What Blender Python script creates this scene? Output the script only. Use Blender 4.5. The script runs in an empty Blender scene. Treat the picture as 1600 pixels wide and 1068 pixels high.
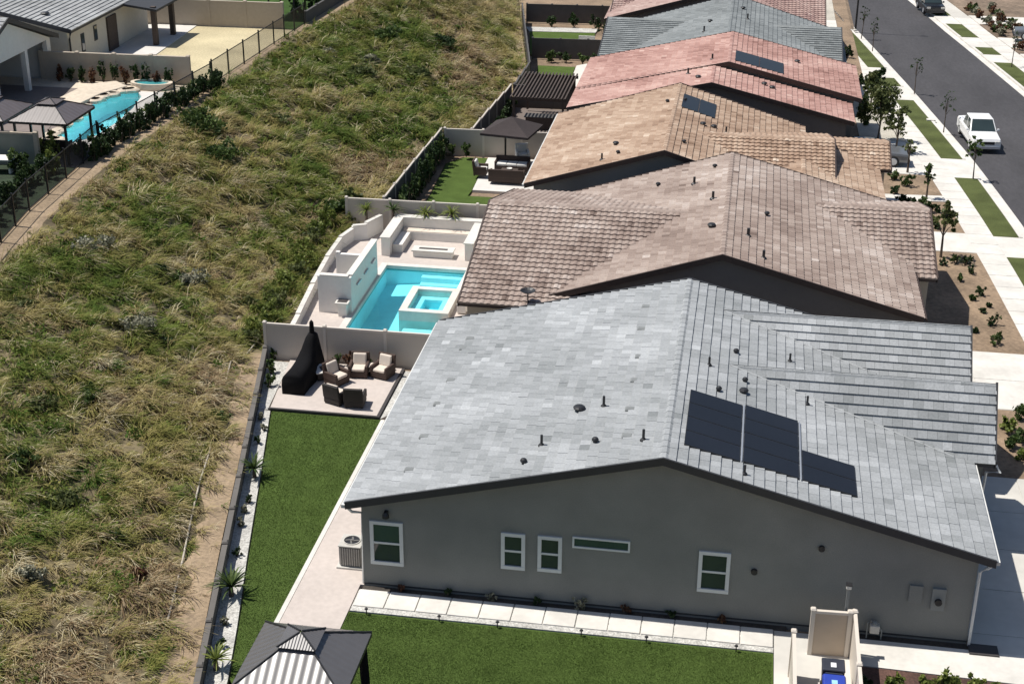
import bpy, math, random
import numpy as np
from mathutils import Vector, Matrix
random.seed(7); RNG = np.random.default_rng(7)
sc = bpy.context.scene
C = sc.collection
# ------------------------------------------------------------------ camera
CF, CP, CYAW, CROLL = 2331.94, 0.426178, -0.16002, 0.005638
CAM = np.array([11.5205, -40.7204, 28.0401])
def basis():
    cy, sy, cp, sp = math.cos(CYAW), math.sin(CYAW), math.cos(CP), math.sin(CP)
    fw = np.array([sy*cp, cy*cp, -sp]); rt = np.array([cy, -sy, 0]); up = np.cross(rt, fw)
    cr, sr = math.cos(CROLL), math.sin(CROLL)
    return cr*rt+sr*up, -sr*rt+cr*up, fw
RT, UP, FW = basis()
def U(px, py, z=0.0):
    """point on the level z that the photograph's pixel (1600 wide) looks at"""
    d = FW + RT*(px-800)/CF - UP*(py-534)/CF
    p = CAM + d*((z-CAM[2])/d[2])
    return float(p[0]), float(p[1])
cd = bpy.data.cameras.new('camera'); cam = bpy.data.objects.new('camera', cd); C.objects.link(cam)
cd.sensor_width = 36; cd.lens = CF/1600*36; cd.clip_start = .5; cd.clip_end = 4000
M = Matrix(((RT[0], UP[0], -FW[0], CAM[0]), (RT[1], UP[1], -FW[1], CAM[1]), (RT[2], UP[2], -FW[2], CAM[2]), (0, 0, 0, 1)))
cam.matrix_world = M
sc.camera = cam
# ------------------------------------------------------------------ light
SUN_EL, SUN_AZ = math.radians(64), math.radians(5)     # sun stands over -x, a little towards +y
sd = Vector((-math.cos(SUN_EL)*math.cos(SUN_AZ), math.cos(SUN_EL)*math.sin(SUN_AZ), math.sin(SUN_EL)))
w = bpy.data.worlds.new('World'); sc.world = w; w.use_nodes = True
nt = w.node_tree; bg = nt.nodes['Background']
sky = nt.nodes.new('ShaderNodeTexSky'); sky.sky_type = 'NISHITA'; sky.sun_disc = False
sky.sun_elevation = SUN_EL; sky.sun_rotation = math.atan2(sd.x, sd.y)
nt.links.new(sky.outputs[0], bg.inputs[0]); bg.inputs[1].default_value = .078
sl = bpy.data.lights.new('sun', 'SUN'); sl.energy = 4.7; sl.angle = math.radians(.53); sl.color = (1, .955, .88)
so = bpy.data.objects.new('sun', sl); C.objects.link(so)
so.rotation_euler = sd.to_track_quat('Z', 'Y').to_euler(); so.location = (0, 0, 60)
sc.view_settings.view_transform = 'Standard'; sc.view_settings.look = 'None'
sc.view_settings.exposure = 0.2; sc.view_settings.gamma = 1
sc.render.engine = 'CYCLES'
# ------------------------------------------------------------------ materials
MATS = {}
def mat(name, col, rough=.8, var=.12, scale=3., bump=.0, bscale=60., metal=0., spec=.5, var2=None, scale2=.4, col2=None, stretch=None):
    if name in MATS: return MATS[name]
    m = bpy.data.materials.new(name); m.use_nodes = True; t = m.node_tree; n = t.nodes; L = t.links
    b = n['Principled BSDF']; b.inputs['Roughness'].default_value = rough; b.inputs['Metallic'].default_value = metal
    b.inputs['Specular IOR Level'].default_value = spec
    g = n.new('ShaderNodeNewGeometry'); pos = g.outputs['Position']
    if stretch:
        mp = n.new('ShaderNodeMapping'); mp.inputs['Scale'].default_value = stretch; L.new(pos, mp.inputs[0]); pos = mp.outputs[0]
    n1 = n.new('ShaderNodeTexNoise'); n1.inputs['Scale'].default_value = scale; n1.inputs['Detail'].default_value = 6; L.new(pos, n1.inputs['Vector'])
    n2 = n.new('ShaderNodeTexNoise'); n2.inputs['Scale'].default_value = scale2; n2.inputs['Detail'].default_value = 3; L.new(pos, n2.inputs['Vector'])
    r1 = n.new('ShaderNodeMapRange'); r1.inputs[1].default_value = .25; r1.inputs[2].default_value = .75; r1.inputs[3].default_value = 1-var; r1.inputs[4].default_value = 1+var; L.new(n1.outputs[0], r1.inputs[0])
    v2 = var if var2 is None else var2
    r2 = n.new('ShaderNodeMapRange'); r2.inputs[1].default_value = .3; r2.inputs[2].default_value = .7; r2.inputs[3].default_value = 1-v2; r2.inputs[4].default_value = 1+v2; L.new(n2.outputs[0], r2.inputs[0])
    mu = n.new('ShaderNodeMath'); mu.operation = 'MULTIPLY'; L.new(r1.outputs[0], mu.inputs[0]); L.new(r2.outputs[0], mu.inputs[1])
    mx = n.new('ShaderNodeMix'); mx.data_type = 'RGBA'; mx.blend_type = 'MULTIPLY'; mx.inputs[0].default_value = 1
    if col2:
        cm = n.new('ShaderNodeMix'); cm.data_type = 'RGBA'; cm.inputs[6].default_value = (*col, 1); cm.inputs[7].default_value = (*col2, 1)
        rr = n.new('ShaderNodeMapRange'); rr.inputs[1].default_value = .4; rr.inputs[2].default_value = .6; L.new(n2.outputs[0], rr.inputs[0]); L.new(rr.outputs[0], cm.inputs[0]); L.new(cm.outputs[2], mx.inputs[6])
    else: mx.inputs[6].default_value = (*col, 1)
    cb = n.new('ShaderNodeCombineColor')
    for i in range(3): L.new(mu.outputs[0], cb.inputs[i])
    L.new(cb.outputs[0], mx.inputs[7]); L.new(mx.outputs[2], b.inputs['Base Color'])
    if bump:
        nb = n.new('ShaderNodeTexNoise'); nb.inputs['Scale'].default_value = bscale; nb.inputs['Detail'].default_value = 4; L.new(pos, nb.inputs['Vector'])
        bp = n.new('ShaderNodeBump'); bp.inputs['Strength'].default_value = bump; bp.inputs['Distance'].default_value = .02; L.new(nb.outputs[0], bp.inputs['Height']); L.new(bp.outputs[0], b.inputs['Normal'])
    MATS[name] = m; return m
def tintmat(name, stops, rough=.75, spec=.35, nvar=.12, nscale=14., trans=0.):
    """colour from the per-piece attribute 'tint' through a ramp, plus fine weathering noise"""
    m = bpy.data.materials.new(name); m.use_nodes = True; t = m.node_tree; n = t.nodes; L = t.links
    b = n['Principled BSDF']; b.inputs['Roughness'].default_value = rough; b.inputs['Specular IOR Level'].default_value = spec
    a = n.new('ShaderNodeAttribute'); a.attribute_name = 'tint'
    r = n.new('ShaderNodeValToRGB'); e = r.color_ramp.elements
    while len(e) < len(stops): e.new(.5)
    for k, (p, c) in enumerate(stops): e[k].position = p; e[k].color = (*c, 1)
    L.new(a.outputs['Fac'], r.inputs[0])
    g = n.new('ShaderNodeNewGeometry'); nz = n.new('ShaderNodeTexNoise'); nz.inputs['Scale'].default_value = nscale; nz.inputs['Detail'].default_value = 5; L.new(g.outputs['Position'], nz.inputs['Vector'])
    r1 = n.new('ShaderNodeMapRange'); r1.inputs[1].default_value = .3; r1.inputs[2].default_value = .7; r1.inputs[3].default_value = 1-nvar; r1.inputs[4].default_value = 1+nvar; L.new(nz.outputs[0], r1.inputs[0])
    cb = n.new('ShaderNodeCombineColor')
    for i in range(3): L.new(r1.outputs[0], cb.inputs[i])
    mx = n.new('ShaderNodeMix'); mx.data_type = 'RGBA'; mx.blend_type = 'MULTIPLY'; mx.inputs[0].default_value = 1
    L.new(r.outputs[0], mx.inputs[6]); L.new(cb.outputs[0], mx.inputs[7]); L.new(mx.outputs[2], b.inputs['Base Color'])
    if trans:
        tl = n.new('ShaderNodeBsdfTranslucent'); L.new(mx.outputs[2], tl.inputs[0]); ms = n.new('ShaderNodeMixShader'); ms.inputs[0].default_value = trans
        L.new(b.outputs[0], ms.inputs[1]); L.new(tl.outputs[0], ms.inputs[2]); L.new(ms.outputs[0], n['Material Output'].inputs[0])
    MATS[name] = m; return m
def water(name, col):
    m = bpy.data.materials.new(name); m.use_nodes = True; t = m.node_tree; n = t.nodes; L = t.links
    n.remove(n['Principled BSDF']); out = n['Material Output']
    tr = n.new('ShaderNodeBsdfTransparent'); tr.inputs[0].default_value = (*col, 1)
    gl = n.new('ShaderNodeBsdfGlossy'); gl.inputs['Roughness'].default_value = .04
    fr = n.new('ShaderNodeFresnel'); fr.inputs[0].default_value = 1.33
    nz = n.new('ShaderNodeTexNoise'); nz.inputs['Scale'].default_value = 5; g = n.new('ShaderNodeNewGeometry'); L.new(g.outputs['Position'], nz.inputs['Vector'])
    bp = n.new('ShaderNodeBump'); bp.inputs['Strength'].default_value = .12; bp.inputs['Distance'].default_value = .05; L.new(nz.outputs[0], bp.inputs['Height'])
    L.new(bp.outputs[0], gl.inputs['Normal']); L.new(bp.outputs[0], fr.inputs['Normal'])
    ms = n.new('ShaderNodeMixShader'); L.new(fr.outputs[0], ms.inputs[0]); L.new(tr.outputs[0], ms.inputs[1]); L.new(gl.outputs[0], ms.inputs[2]); L.new(ms.outputs[0], out.inputs[0])
    MATS[name] = m; return m
def glass(name, col=(.03, .045, .045), rough=.04):
    return mat(name, col, rough, .1, 1., spec=.9)

mat('stucco_grey', (.225, .225, .208), .92, .09, 26, .6, 40, var2=.10, scale2=.55)
mat('stucco_tan', (.42, .36, .29), .9, .05, 5, .2, 80)
mat('stucco_cream', (.62, .58, .5), .9, .05, 5, .2, 80)
mat('stucco_white', (.72, .70, .66), .9, .04, 5, .2, 80)
mat('stucco_brown', (.20, .175, .155), .9, .05, 5, .2, 80)
mat('stucco_dark', (.13, .12, .115), .9, .05, 5, .2, 80)
mat('fascia_dark', (.035, .036, .04), .6, .1)
mat('fascia_brown', (.05, .032, .026), .6, .1)
mat('trim_white', (.66, .67, .66), .6, .05)
mat('gutter_white', (.62, .62, .6), .4, .05)
glass('window_glass'); glass('window_glass_green', (.035, .065, .06))
mat('vinyl_tan', (.50, .445, .385), .55, .04, 2)
mat('vinyl_light', (.62, .56, .49), .5, .03, 2)
mat('fence_dark', (.085, .08, .078), .75, .08, 3)
mat('concrete_white', (.61, .585, .54), .85, .07, 5, .15, 60, var2=.11, scale2=.7)
mat('concrete', (.52, .50, .46), .88, .06, 2.5, .1, 60, var2=.09)
mat('concrete_pad', (.60, .575, .54), .85, .06, 2.5, .1, 60, var2=.08)
mat('paver', (.40, .345, .305), .85, .10, 6, .2, 60, var2=.08)
mat('paver_pale', (.50, .44, .40), .85, .08, 5, .2, 60, var2=.07)
mat('border_dark', (.045, .04, .04), .7, .1)
mat('gravel_white', (.46, .45, .42), .9, .5, 16, 1., 20, var2=.2, scale2=1.5)
mat('mulch', (.085, .045, .035), .95, .5, 14, 1., 30)
mat('bed_soil', (.23, .165, .11), .95, .3, 6, .8, 20)
mat('lawn', (.074, .115, .026), .95, .34, 40, 1., 130, var2=.14, scale2=1.3, spec=.15)
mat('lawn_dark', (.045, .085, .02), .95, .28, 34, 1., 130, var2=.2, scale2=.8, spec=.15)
mat('verge_lawn', (.082, .098, .034), .95, .28, 25, 1., 100, var2=.22, scale2=.7, spec=.15)
mat('asphalt', (.050, .048, .052), .9, .16, 5, .4, 60, var2=.22, scale2=.3, stretch=(1, .3, 1))
mat('dirt', (.235, .175, .105), .95, .28, 5, .9, 14, var2=.25, scale2=.7)
mat('hill_soil', (.15, .115, .06), .95, .4, 4, 1., 12, var2=.3, scale2=.5)
mat('black_metal', (.018, .018, .02), .45, .1)
mat('black_cover', (.006, .006, .007), .9, .15, 5, .4, 25, spec=.15)
mat('wicker', (.055, .032, .024), .7, .25, 40, .6, 80)
mat('wicker_dark', (.025, .02, .018), .7, .25, 40, .6, 80)
mat('cushion_beige', (.62, .54, .46), .9, .05, 8)
mat('cushion_white', (.7, .68, .64), .9, .05, 8)
mat('wood_dark', (.07, .05, .04), .7, .2, 8)
mat('gaz_panel', (.105, .10, .10), .30, .05, 3, metal=.0, spec=.9)
mat('gaz_brown', (.12, .10, .095), .35, .08, 3, spec=.8)
mat('solar_cell', (.012, .014, .02), .3, .1, 8, spec=.25)
mat('solar_frame', (.02, .02, .022), .4, .1)
mat('alu', (.55, .56, .58), .35, .05, metal=.6)
mat('ac_grey', (.16, .155, .145), .55, .1, 10, metal=.2)
mat('ac_light', (.5, .48, .44), .55, .1, 10)
mat('pool_plaster', (.62, .85, .88), .7, .04, 2)
mat('pool_plaster_deep', (.48, .80, .85), .7, .05, 2)
mat('tile_teal', (.05, .26, .28), .35, .25, 12)
water('pool_water', (.58, .93, .97)); 
mat('car_white', (.78, .78, .78), .22, .02, spec=.6)
mat('car_black', (.012, .012, .014), .18, .05, spec=.7)
mat('car_grey', (.12, .125, .135), .2, .05, spec=.7)
mat('rubber', (.02, .02, .02), .85, .1)
mat('bin_blue', (.02, .05, .34), .45, .08, 6)
mat('bin_lid', (.03, .035, .05), .5, .1)
mat('label_white', (.75, .78, .8), .6, .05)
mat('label_blue', (.30, .55, .80), .6, .05)
mat('bark', (.11, .085, .065), .9, .3, 12, .8, 25)
mat('bark_pale', (.24, .2, .16), .9, .25, 12, .8, 25)
mat('stone_tan', (.58, .50, .40), .9, .15, 5, .6, 20)
mat('sand_lawn', (.50, .43, .27), .95, .2, 8, .7, 25, var2=.16, scale2=.35)
mat('meter_grey', (.24, .25, .24), .6, .06)
mat('pipe_white', (.40, .36, .30), .7, .2, 4)
mat('valley_metal', (.42, .43, .43), .5, .06)
mat('chrome', (.6, .6, .6), .2, .05, metal=.9)
mat('lamp_glass', (.75, .72, .65), .3, .05)
T1 = tintmat('tile_grey', [(0, (.185, .197, .20)), (.35, (.26, .272, .278)), (.7, (.325, .338, .347)), (1, (.415, .43, .44))], .62, .4)
T2 = tintmat('tile_brown', [(0, (.15, .108, .09)), (.35, (.255, .195, .166)), (.7, (.35, .283, .245)), (1, (.47, .405, .365))], .8)
T3 = tintmat('tile_tan', [(0, (.19, .12, .08)), (.35, (.31, .21, .148)), (.7, (.42, .31, .23)), (1, (.53, .43, .34))], .8)
T4 = tintmat('tile_pink', [(0, (.23, .12, .10)), (.35, (.36, .205, .175)), (.7, (.46, .29, .25)), (1, (.55, .39, .335))], .8)
T5 = tintmat('tile_slate', [(0, (.13, .14, .14)), (.5, (.20, .215, .215)), (1, (.27, .285, .285))], .65, .4)
T6 = tintmat('tile_rose', [(0, (.24, .15, .14)), (.5, (.36, .25, .22)), (1, (.48, .37, .33))], .8)
T7 = tintmat('tile_pale', [(0, (.22, .225, .225)), (.5, (.31, .315, .315)), (1, (.40, .41, .41))], .65, .4)
G_HILL = tintmat('hill_grass', [(0, (.060, .110, .020)), (.16, (.115, .170, .034)), (.34, (.205, .215, .056)), (.52, (.31, .265, .098)), (.72, (.44, .365, .185)), (.86, (.25, .165, .10)), (1, (.64, .57, .38))], .9, .15, .15, 3., .22)
LEAF_DARK = tintmat('leaf_dark', [(0, (.012, .026, .008)), (.5, (.028, .055, .016)), (1, (.06, .095, .03))], .6, .3, .2, 8, .25)
LEAF = tintmat('leaf_green', [(0, (.025, .05, .012)), (.5, (.06, .10, .025)), (1, (.13, .18, .05))], .6, .3, .2, 8, .3)
LEAF_LIME = tintmat('leaf_lime', [(0, (.07, .10, .02)), (.5, (.15, .19, .04)), (1, (.28, .31, .08))], .6, .3, .2, 8, .3)
LEAF_OLIVE = tintmat('leaf_olive', [(0, (.045, .06, .02)), (.5, (.11, .135, .045)), (1, (.21, .22, .09))], .6, .3, .2, 8, .35)
LEAF_GREY = tintmat('leaf_grey', [(0, (.07, .075, .045)), (.5, (.22, .22, .15)), (1, (.50, .48, .38))], .8, .2, .2, 8, .2)
LEAF_RED = tintmat('leaf_red', [(0, (.05, .02, .015)), (.5, (.13, .06, .035)), (1, (.22, .14, .07))], .7, .2, .2, 8, .2)
# ------------------------------------------------------------------ builders
class MB:
    def __init__(s): s.v = []; s.f = []; s.m = []; s.mi = 0
    def add(s, vs, fs):
        o = len(s.v); s.v += [tuple(map(float, q)) for q in vs]; s.f += [tuple(i+o for i in f) for f in fs]; s.m += [s.mi]*len(fs); return s
    def box(s, c, d, rz=0, tap=1.0):
        x, y, z = d[0]/2, d[1]/2, d[2]/2; cr, sr = math.cos(rz), math.sin(rz); vs = []
        for k, (a, b, e) in enumerate([(-x, -y, -z), (x, -y, -z), (x, y, -z), (-x, y, -z), (-x, -y, z), (x, -y, z), (x, y, z), (-x, y, z)]):
            if k > 3: a *= tap; b *= tap
            vs.append((c[0]+a*cr-b*sr, c[1]+a*sr+b*cr, c[2]+e))
        return s.add(vs, [(0, 3, 2, 1), (4, 5, 6, 7), (0, 1, 5, 4), (1, 2, 6, 5), (2, 3, 7, 6), (3, 0, 4, 7)])
    def prism(s, poly, z0, z1):
        a = sum(poly[i][0]*poly[(i+1) % len(poly)][1]-poly[(i+1) % len(poly)][0]*poly[i][1] for i in range(len(poly)))
        if a < 0: poly = poly[::-1]
        n = len(poly); f0 = z0 if callable(z0) else (lambda x, y: z0); f1 = z1 if callable(z1) else (lambda x, y: z1)
        return s.add([(x, y, f0(x, y)) for x, y in poly]+[(x, y, f1(x, y)) for x, y in poly],
                     [tuple(range(n-1, -1, -1)), tuple(range(n, 2*n))]+[(i, (i+1) % n, n+(i+1) % n, n+i) for i in range(n)])
    def loft(s, rings, cap=True):
        n = len(rings[0]); vs = [p for r in rings for p in r]; fs = []
        for k in range(len(rings)-1):
            for i in range(n): fs.append((k*n+i, k*n+(i+1) % n, (k+1)*n+(i+1) % n, (k+1)*n+i))
        if cap: fs += [tuple(range(n-1, -1, -1)), tuple((len(rings)-1)*n+i for i in range(n))]
        return s.add(vs, fs)
    def tube(s, pts, r, n=6):
        rings = []; pts = [Vector(p) for p in pts]
        for k, p in enumerate(pts):
            d = (pts[min(k+1, len(pts)-1)]-pts[max(k-1, 0)]).normalized()
            a = d.cross(Vector((0, 0, 1))) if abs(d.z) < .95 else d.cross(Vector((1, 0, 0))); a.normalize(); b = a.cross(d)
            rr = r[k] if isinstance(r, (list, tuple)) else r
            rings.append([tuple(p+a*(rr*math.cos(t*2*math.pi/n))+b*(rr*math.sin(t*2*math.pi/n))) for t in range(n)])
        return s.loft(rings)
    def lathe(s, prof, c=(0, 0, 0), n=16):
        return s.loft([[(c[0]+r*math.cos(t*2*math.pi/n), c[1]+r*math.sin(t*2*math.pi/n), c[2]+z) for t in range(n)] for r, z in prof])
    def build(s, name, m, parent=None, smooth=False, bevel=0):
        me = bpy.data.meshes.new(name); me.from_pydata(s.v, [], s.f); me.validate(); me.update()
        for q in (m if isinstance(m, (list, tuple)) else [m]): me.materials.append(MATS[q] if isinstance(q, str) else q)
        if isinstance(m, (list, tuple)):
            for p, k in zip(me.polygons, s.m): p.material_index = k
        if smooth: me.polygons.foreach_set('use_smooth', [True]*len(me.polygons))
        o = bpy.data.objects.new(name, me); C.objects.link(o)
        if bevel:
            bv = o.modifiers.new('bevel', 'BEVEL'); bv.width = bevel; bv.segments = 2; bv.limit_method = 'ANGLE'
        if parent is not None: attach(o, parent)
        return o
def attach(o, parent):
    o.parent = parent
    if parent.get('_w'): o.matrix_parent_inverse = Matrix.Translation(-Vector(parent['_w']))
def tag(o, label=None, cat=None, group=None, kind=None):
    for k, v in (('label', label), ('category', cat), ('group', group), ('kind', kind)):
        if v: o[k] = v
    return o
def thing(name, label, cat, loc=(0, 0, 0), group=None):
    """empty at the thing's base; its parts are modelled in world coordinates"""
    o = bpy.data.objects.new(name, None); C.objects.link(o); o.location = loc; o.empty_display_size = .3
    o['_w'] = tuple(map(float, loc)); return tag(o, label, cat, group)
def local_thing(name, label, cat, group=None):
    """empty whose parts are modelled round the origin; move it with place()"""
    o = bpy.data.objects.new(name, None); C.objects.link(o); return tag(o, label, cat, group)
def place(o, x, y, z, rz=0, s=1): o.location = (x, y, z); o.rotation_euler = (0, 0, rz); o.scale = (s, s, s); return o
def dup(root, label=None):
    r = root.copy(); C.objects.link(r)
    if label: r['label'] = label
    for ch in root.children:
        c = ch.copy(); C.objects.link(c); c.parent = r
        for g in ch.children:
            d = g.copy(); C.objects.link(d); d.parent = c
    return r
def struct(name, mb, m): return tag(mb.build(name, m), kind='structure')
def bulk(name, V, F, m, parent=None, tint=None, smooth=False):
    """big mesh from numpy arrays; F is (n,k); tint one value per vertex"""
    me = bpy.data.meshes.new(name); V = np.asarray(V, np.float32); F = np.asarray(F, np.int32); n, k = F.shape
    me.vertices.add(len(V)); me.vertices.foreach_set('co', V.ravel())
    me.loops.add(n*k); me.loops.foreach_set('vertex_index', F.ravel())
    me.polygons.add(n); me.polygons.foreach_set('loop_start', np.arange(0, n*k, k, dtype=np.int32)); me.polygons.foreach_set('loop_total', np.full(n, k, np.int32))
    me.polygons.foreach_set('use_smooth', np.full(n, bool(smooth)))
    me.update(calc_edges=True)
    if tint is not None:
        a = me.attributes.new('tint', 'FLOAT', 'POINT'); a.data.foreach_set('value', np.asarray(tint, np.float32))
    me.materials.append(MATS[m] if isinstance(m, str) else m)
    o = bpy.data.objects.new(name, me); C.objects.link(o)
    if parent is not None: attach(o, parent)
    return o
# value noise
_NT = RNG.random((256, 256))
def vnoise(x, y, s=1.0):
    x = np.asarray(x)*s+100.3; y = np.asarray(y)*s+57.7; xi = np.floor(x).astype(int); yi = np.floor(y).astype(int); fx = x-xi; fy = y-yi
    fx = fx*fx*(3-2*fx); fy = fy*fy*(3-2*fy); g = lambda a, b: _NT[a % 256, b % 256]
    return (g(xi, yi)*(1-fx)+g(xi+1, yi)*fx)*(1-fy)+(g(xi, yi+1)*(1-fx)+g(xi+1, yi+1)*fx)*fy
def fbm(x, y, s=1.0): return .5*vnoise(x, y, s)+.3*vnoise(x, y, s*2.1)+.2*vnoise(x, y, s*4.3)
# ------------------------------------------------------------------ levels of the place
def g(y): return float(np.interp(y, [-400, 34, 42, 54, 68, 84, 100, 160], [0, 0, -.1, -.4, -1.0, -1.6, -2.1, -3.0]))
ga = lambda y: np.interp(y, [-400, 34, 42, 54, 68, 84, 100, 160], [0, 0, -.1, -.4, -1.0, -1.6, -2.1, -3.0])
def xb(y): return np.interp(y, [-60, -20, -8.1, 1, 7.5, 16.5, 17.2, 26, 33.3, 34.2, 48, 48.8, 61.5, 70, 80, 95, 130], [2.5, -.2, -3.15, -5.3, -6.78, -8.85, -8.55, -9.2, -9.2, -7.75, -7.55, -5.75, -5.4, -5.2, -7.0, -9.8, -16])
def xt(y): return np.interp(y, [-60, 0, 16, 30, 60, 73, 90, 130], [-19.5, -20.0, -20.5, -21.4, -20.9, -19.4, -17.5, -20])
LZ = 4.0
def xfl(y): return np.interp(y, [-60, 14, 22.5, 32.4, 45.5, 57.7, 71.9, 90, 130], [-21.2, -20.95, -22.3, -23.05, -21.75, -21.25, -20.6, -18.6, -21.2])   # fence line of the upper lots
def hz(x, y):
    """height of the hillside between the two rows of lots"""
    x = np.asarray(x, float); y = np.asarray(y, float); b = xb(y); t = xt(y); d = b-x
    s = np.clip((d-1.3)/(b-t-1.3), 0, 1); s = s*s*(3-2*s)*.35+s*.65
    base = ga(y)+.12+.26*np.clip((17.5-y)/1.5, 0, 1)+np.clip(d, 0, 1.3)*.1
    z = base*(1-s)+LZ*s
    amp = np.clip(d/1.5, 0, 1)*np.clip((x-t)/1.5, 0, 1)
    return z+amp*((fbm(x, y, .35)-.5)*.7+(fbm(x+9, y, 1.1)-.5)*.28)
# ground sheet of the row of lots
ys = np.array([-1500, -300, -60, -20, 0, 19.95, 28.4, 34, 42, 54, 68, 84, 100, 160, 400, 1500.]); xs = np.array([-1500, -60, -24, -12, -6.2, -1.9, 0, 10, 20.3, 21.2, 30, 60, 1500.])
X, Y_ = np.meshgrid(xs, ys); Vg = np.stack([X.ravel(), Y_.ravel(), ga(Y_.ravel())-.12-.45*(X.ravel() > 21)], 1); nx = len(xs)
Fg = [(j*nx+i, j*nx+i+1, (j+1)*nx+i+1, (j+1)*nx+i) for j in range(len(ys)-1) for i in range(nx-1) if not (xs[i] == -6.2 and ys[j] == 19.95)]      # opening for the pool
tag(bulk('ground', Vg, Fg, 'bed_soil'), kind='structure')
# hillside sheet, then level with the upper lots
yy = np.concatenate([np.linspace(-60, -14, 24)[:-1], np.linspace(-14, 112, 316), np.linspace(112, 160, 12)[1:]])
sa = np.concatenate([[0, .0], np.linspace(0.002, 1, 90)])
rows = []
for y in yy:
    b, t = float(xb(y)), float(xt(y)); xx = b+(t-b)*sa; zz = hz(xx, np.full_like(xx, y)); zz[0] = g(y)-.4
    f_ = float(xfl(y)); xx = np.concatenate([xx, [f_, f_-.04, -60, -900]]); zz = np.concatenate([zz, [LZ, LZ-1.7, LZ-1.7, LZ-1.7]])
    rows.append(np.stack([xx, np.full_like(xx, y), zz], 1))
nr = len(rows[0]); Vh = np.concatenate(rows)
J, I = np.meshgrid(np.arange(len(yy)-1), np.arange(nr-1), indexing='ij'); a = (J*nr+I).ravel()
Fh = np.stack([a+1, a, a+nr, a+nr+1], 1)
tag(bulk('hillside', Vh, Fh, mat('hill_ground', (.10, .078, .042), .95, .45, 5, 1., 12, var2=.3, scale2=.5, col2=(.15, .12, .065)), smooth=True), kind='structure')
def strip(name, fa, fb, y0, y1, n, m, lift):
    yv = np.linspace(y0, y1, int((y1-y0)/.4)); R = []
    for y in yv:
        u = np.linspace(0, 1, n); wob = .12*(fbm(np.array([y]), np.array([3.]), .7)[0]-.5)*2; xx = fa(y)+(fb(y)+wob-fa(y))*u; zz = hz(xx, np.full(n, y))+lift; zz[-1] -= .05; R.append(np.stack([xx, np.full(n, y), zz], 1))
    J, I = np.meshgrid(np.arange(len(yv)-1), np.arange(n-1), indexing='ij'); a = (J*n+I).ravel()
    return tag(bulk(name, np.concatenate(R), np.stack([a+1, a, a+n, a+n+1], 1), m, smooth=True), kind='structure')
mat('dirt_tan', (.29, .215, .14), .95, .3, 7, 1., 14, var2=.18, scale2=.8)
strip('dirt_path', lambda y: float(xb(y))-.02, lambda y: float(xb(y))-.55-.9*float(fbm(y, 1.5, .9)), -16, 16.4, 8, 'dirt_tan', .035)
strip('dirt_path', lambda y: float(xfl(y))+.02, lambda y: float(xt(y))+.15, 8, 96, 6, 'dirt_tan', .03)
strip('dirt_path', lambda y: float(xb(y))-.02, lambda y: float(xb(y))-1.2-.3*math.sin(y*.4), 62.5, 96, 6, 'dirt_tan', .03)
# ------------------------------------------------------------------ yards (sheets laid on the ground)
def sheet(name, pts, m, top=0.0, gy=True, depth=.18):
    mb = MB(); gg = g if gy else (lambda y: 0)
    n = len(pts)
    mb.prism(pts, lambda x, y: gg(y)+top-depth, lambda x, y: gg(y)+top)
    return struct(name, mb, m)
def fl(y): return float(xb(y))+.22      # inside face of the rear fence
# lot 1
LE = [(-6.95, 11.75), (-5.55, 6), (-4.35, 1), (-3.35, -3), (-2.75, -5.6), (-1.95, -9.5), (0.3, -19)]
sheet('lawn', [(-2.32, 11.75)]+LE[:5]+[(-1.95, -9.5), (-.2, -9.5), (-2.2, -2.5), (-2.2, 11.75)][:2]+[(-2.25, -9.5), (-2.2, -2.75)], 'lawn', 0)
sheet('lawn', [(-2.25, -9.5), (-2.2, -2.75), (-.12, -2.75), (-.12, -1.56), (13.5, -1.52), (13.5, -9.5)], 'lawn', 0.004)
sheet('gravel_bed', [(fl(11.8), 11.8), (fl(6), 6), (fl(1), 1), (fl(-3), -3), (fl(-6), -6), (fl(-9.5), -9.5)]+[(x-.06, y) for x, y in LE[:6]][::-1], 'gravel_white', .02)
sheet('gravel_bed', [(fl(16.4), 16.4), (fl(11.84), 11.84), (-7.15, 11.84), (-7.6, 16.4)], 'gravel_white', .018)
sheet('paver_walk', [(-2.15, 14.2), (-2.15, -2.72), (-.14, -2.72), (-.14, 0), (-.02, 0), (-.02, 14.2)], 'paver_pale', .03)
sheet('lawn_curb', [(-2.32, 11.7), (-2.32, -2.9), (-2.16, -2.9), (-2.16, 11.7)], 'concrete_white', .045)
sheet('planting_strip', [(-.02, -.28), (13.9, -.28), (13.9, -.02), (-.02, -.02)], mat('dark_soil', (.05, .042, .035), .95, .4, 10, .8, 30), .025)
sheet('side_yard_paving', [(13.52, -9.5), (13.52, -.3), (16.1, -.3), (16.1, -9.5)], 'concrete', .02)
sheet('patio', [(-7.05, 11.9), (-2.55, 11.9), (-2.55, 16.45), (-7.6, 16.45)], 'paver_pale', .10)
sheet('patio_border', [(-7.12, 11.78), (-2.42, 11.78), (-2.42, 16.45), (-2.54, 16.45), (-2.54, 11.89), (-7.06, 11.89)], 'border_dark', .11)
sheet('gravel_bed', [(-2.40, 11.8), (-.6, 14.3), (-.6, 16.4), (-2.40, 16.4)], 'gravel_white', .02)
sheet('gravel_bed', [(-.58, 14.4), (19.3, 14.4), (19.3, 16.4), (-.58, 16.4)], 'concrete', .015)
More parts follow.
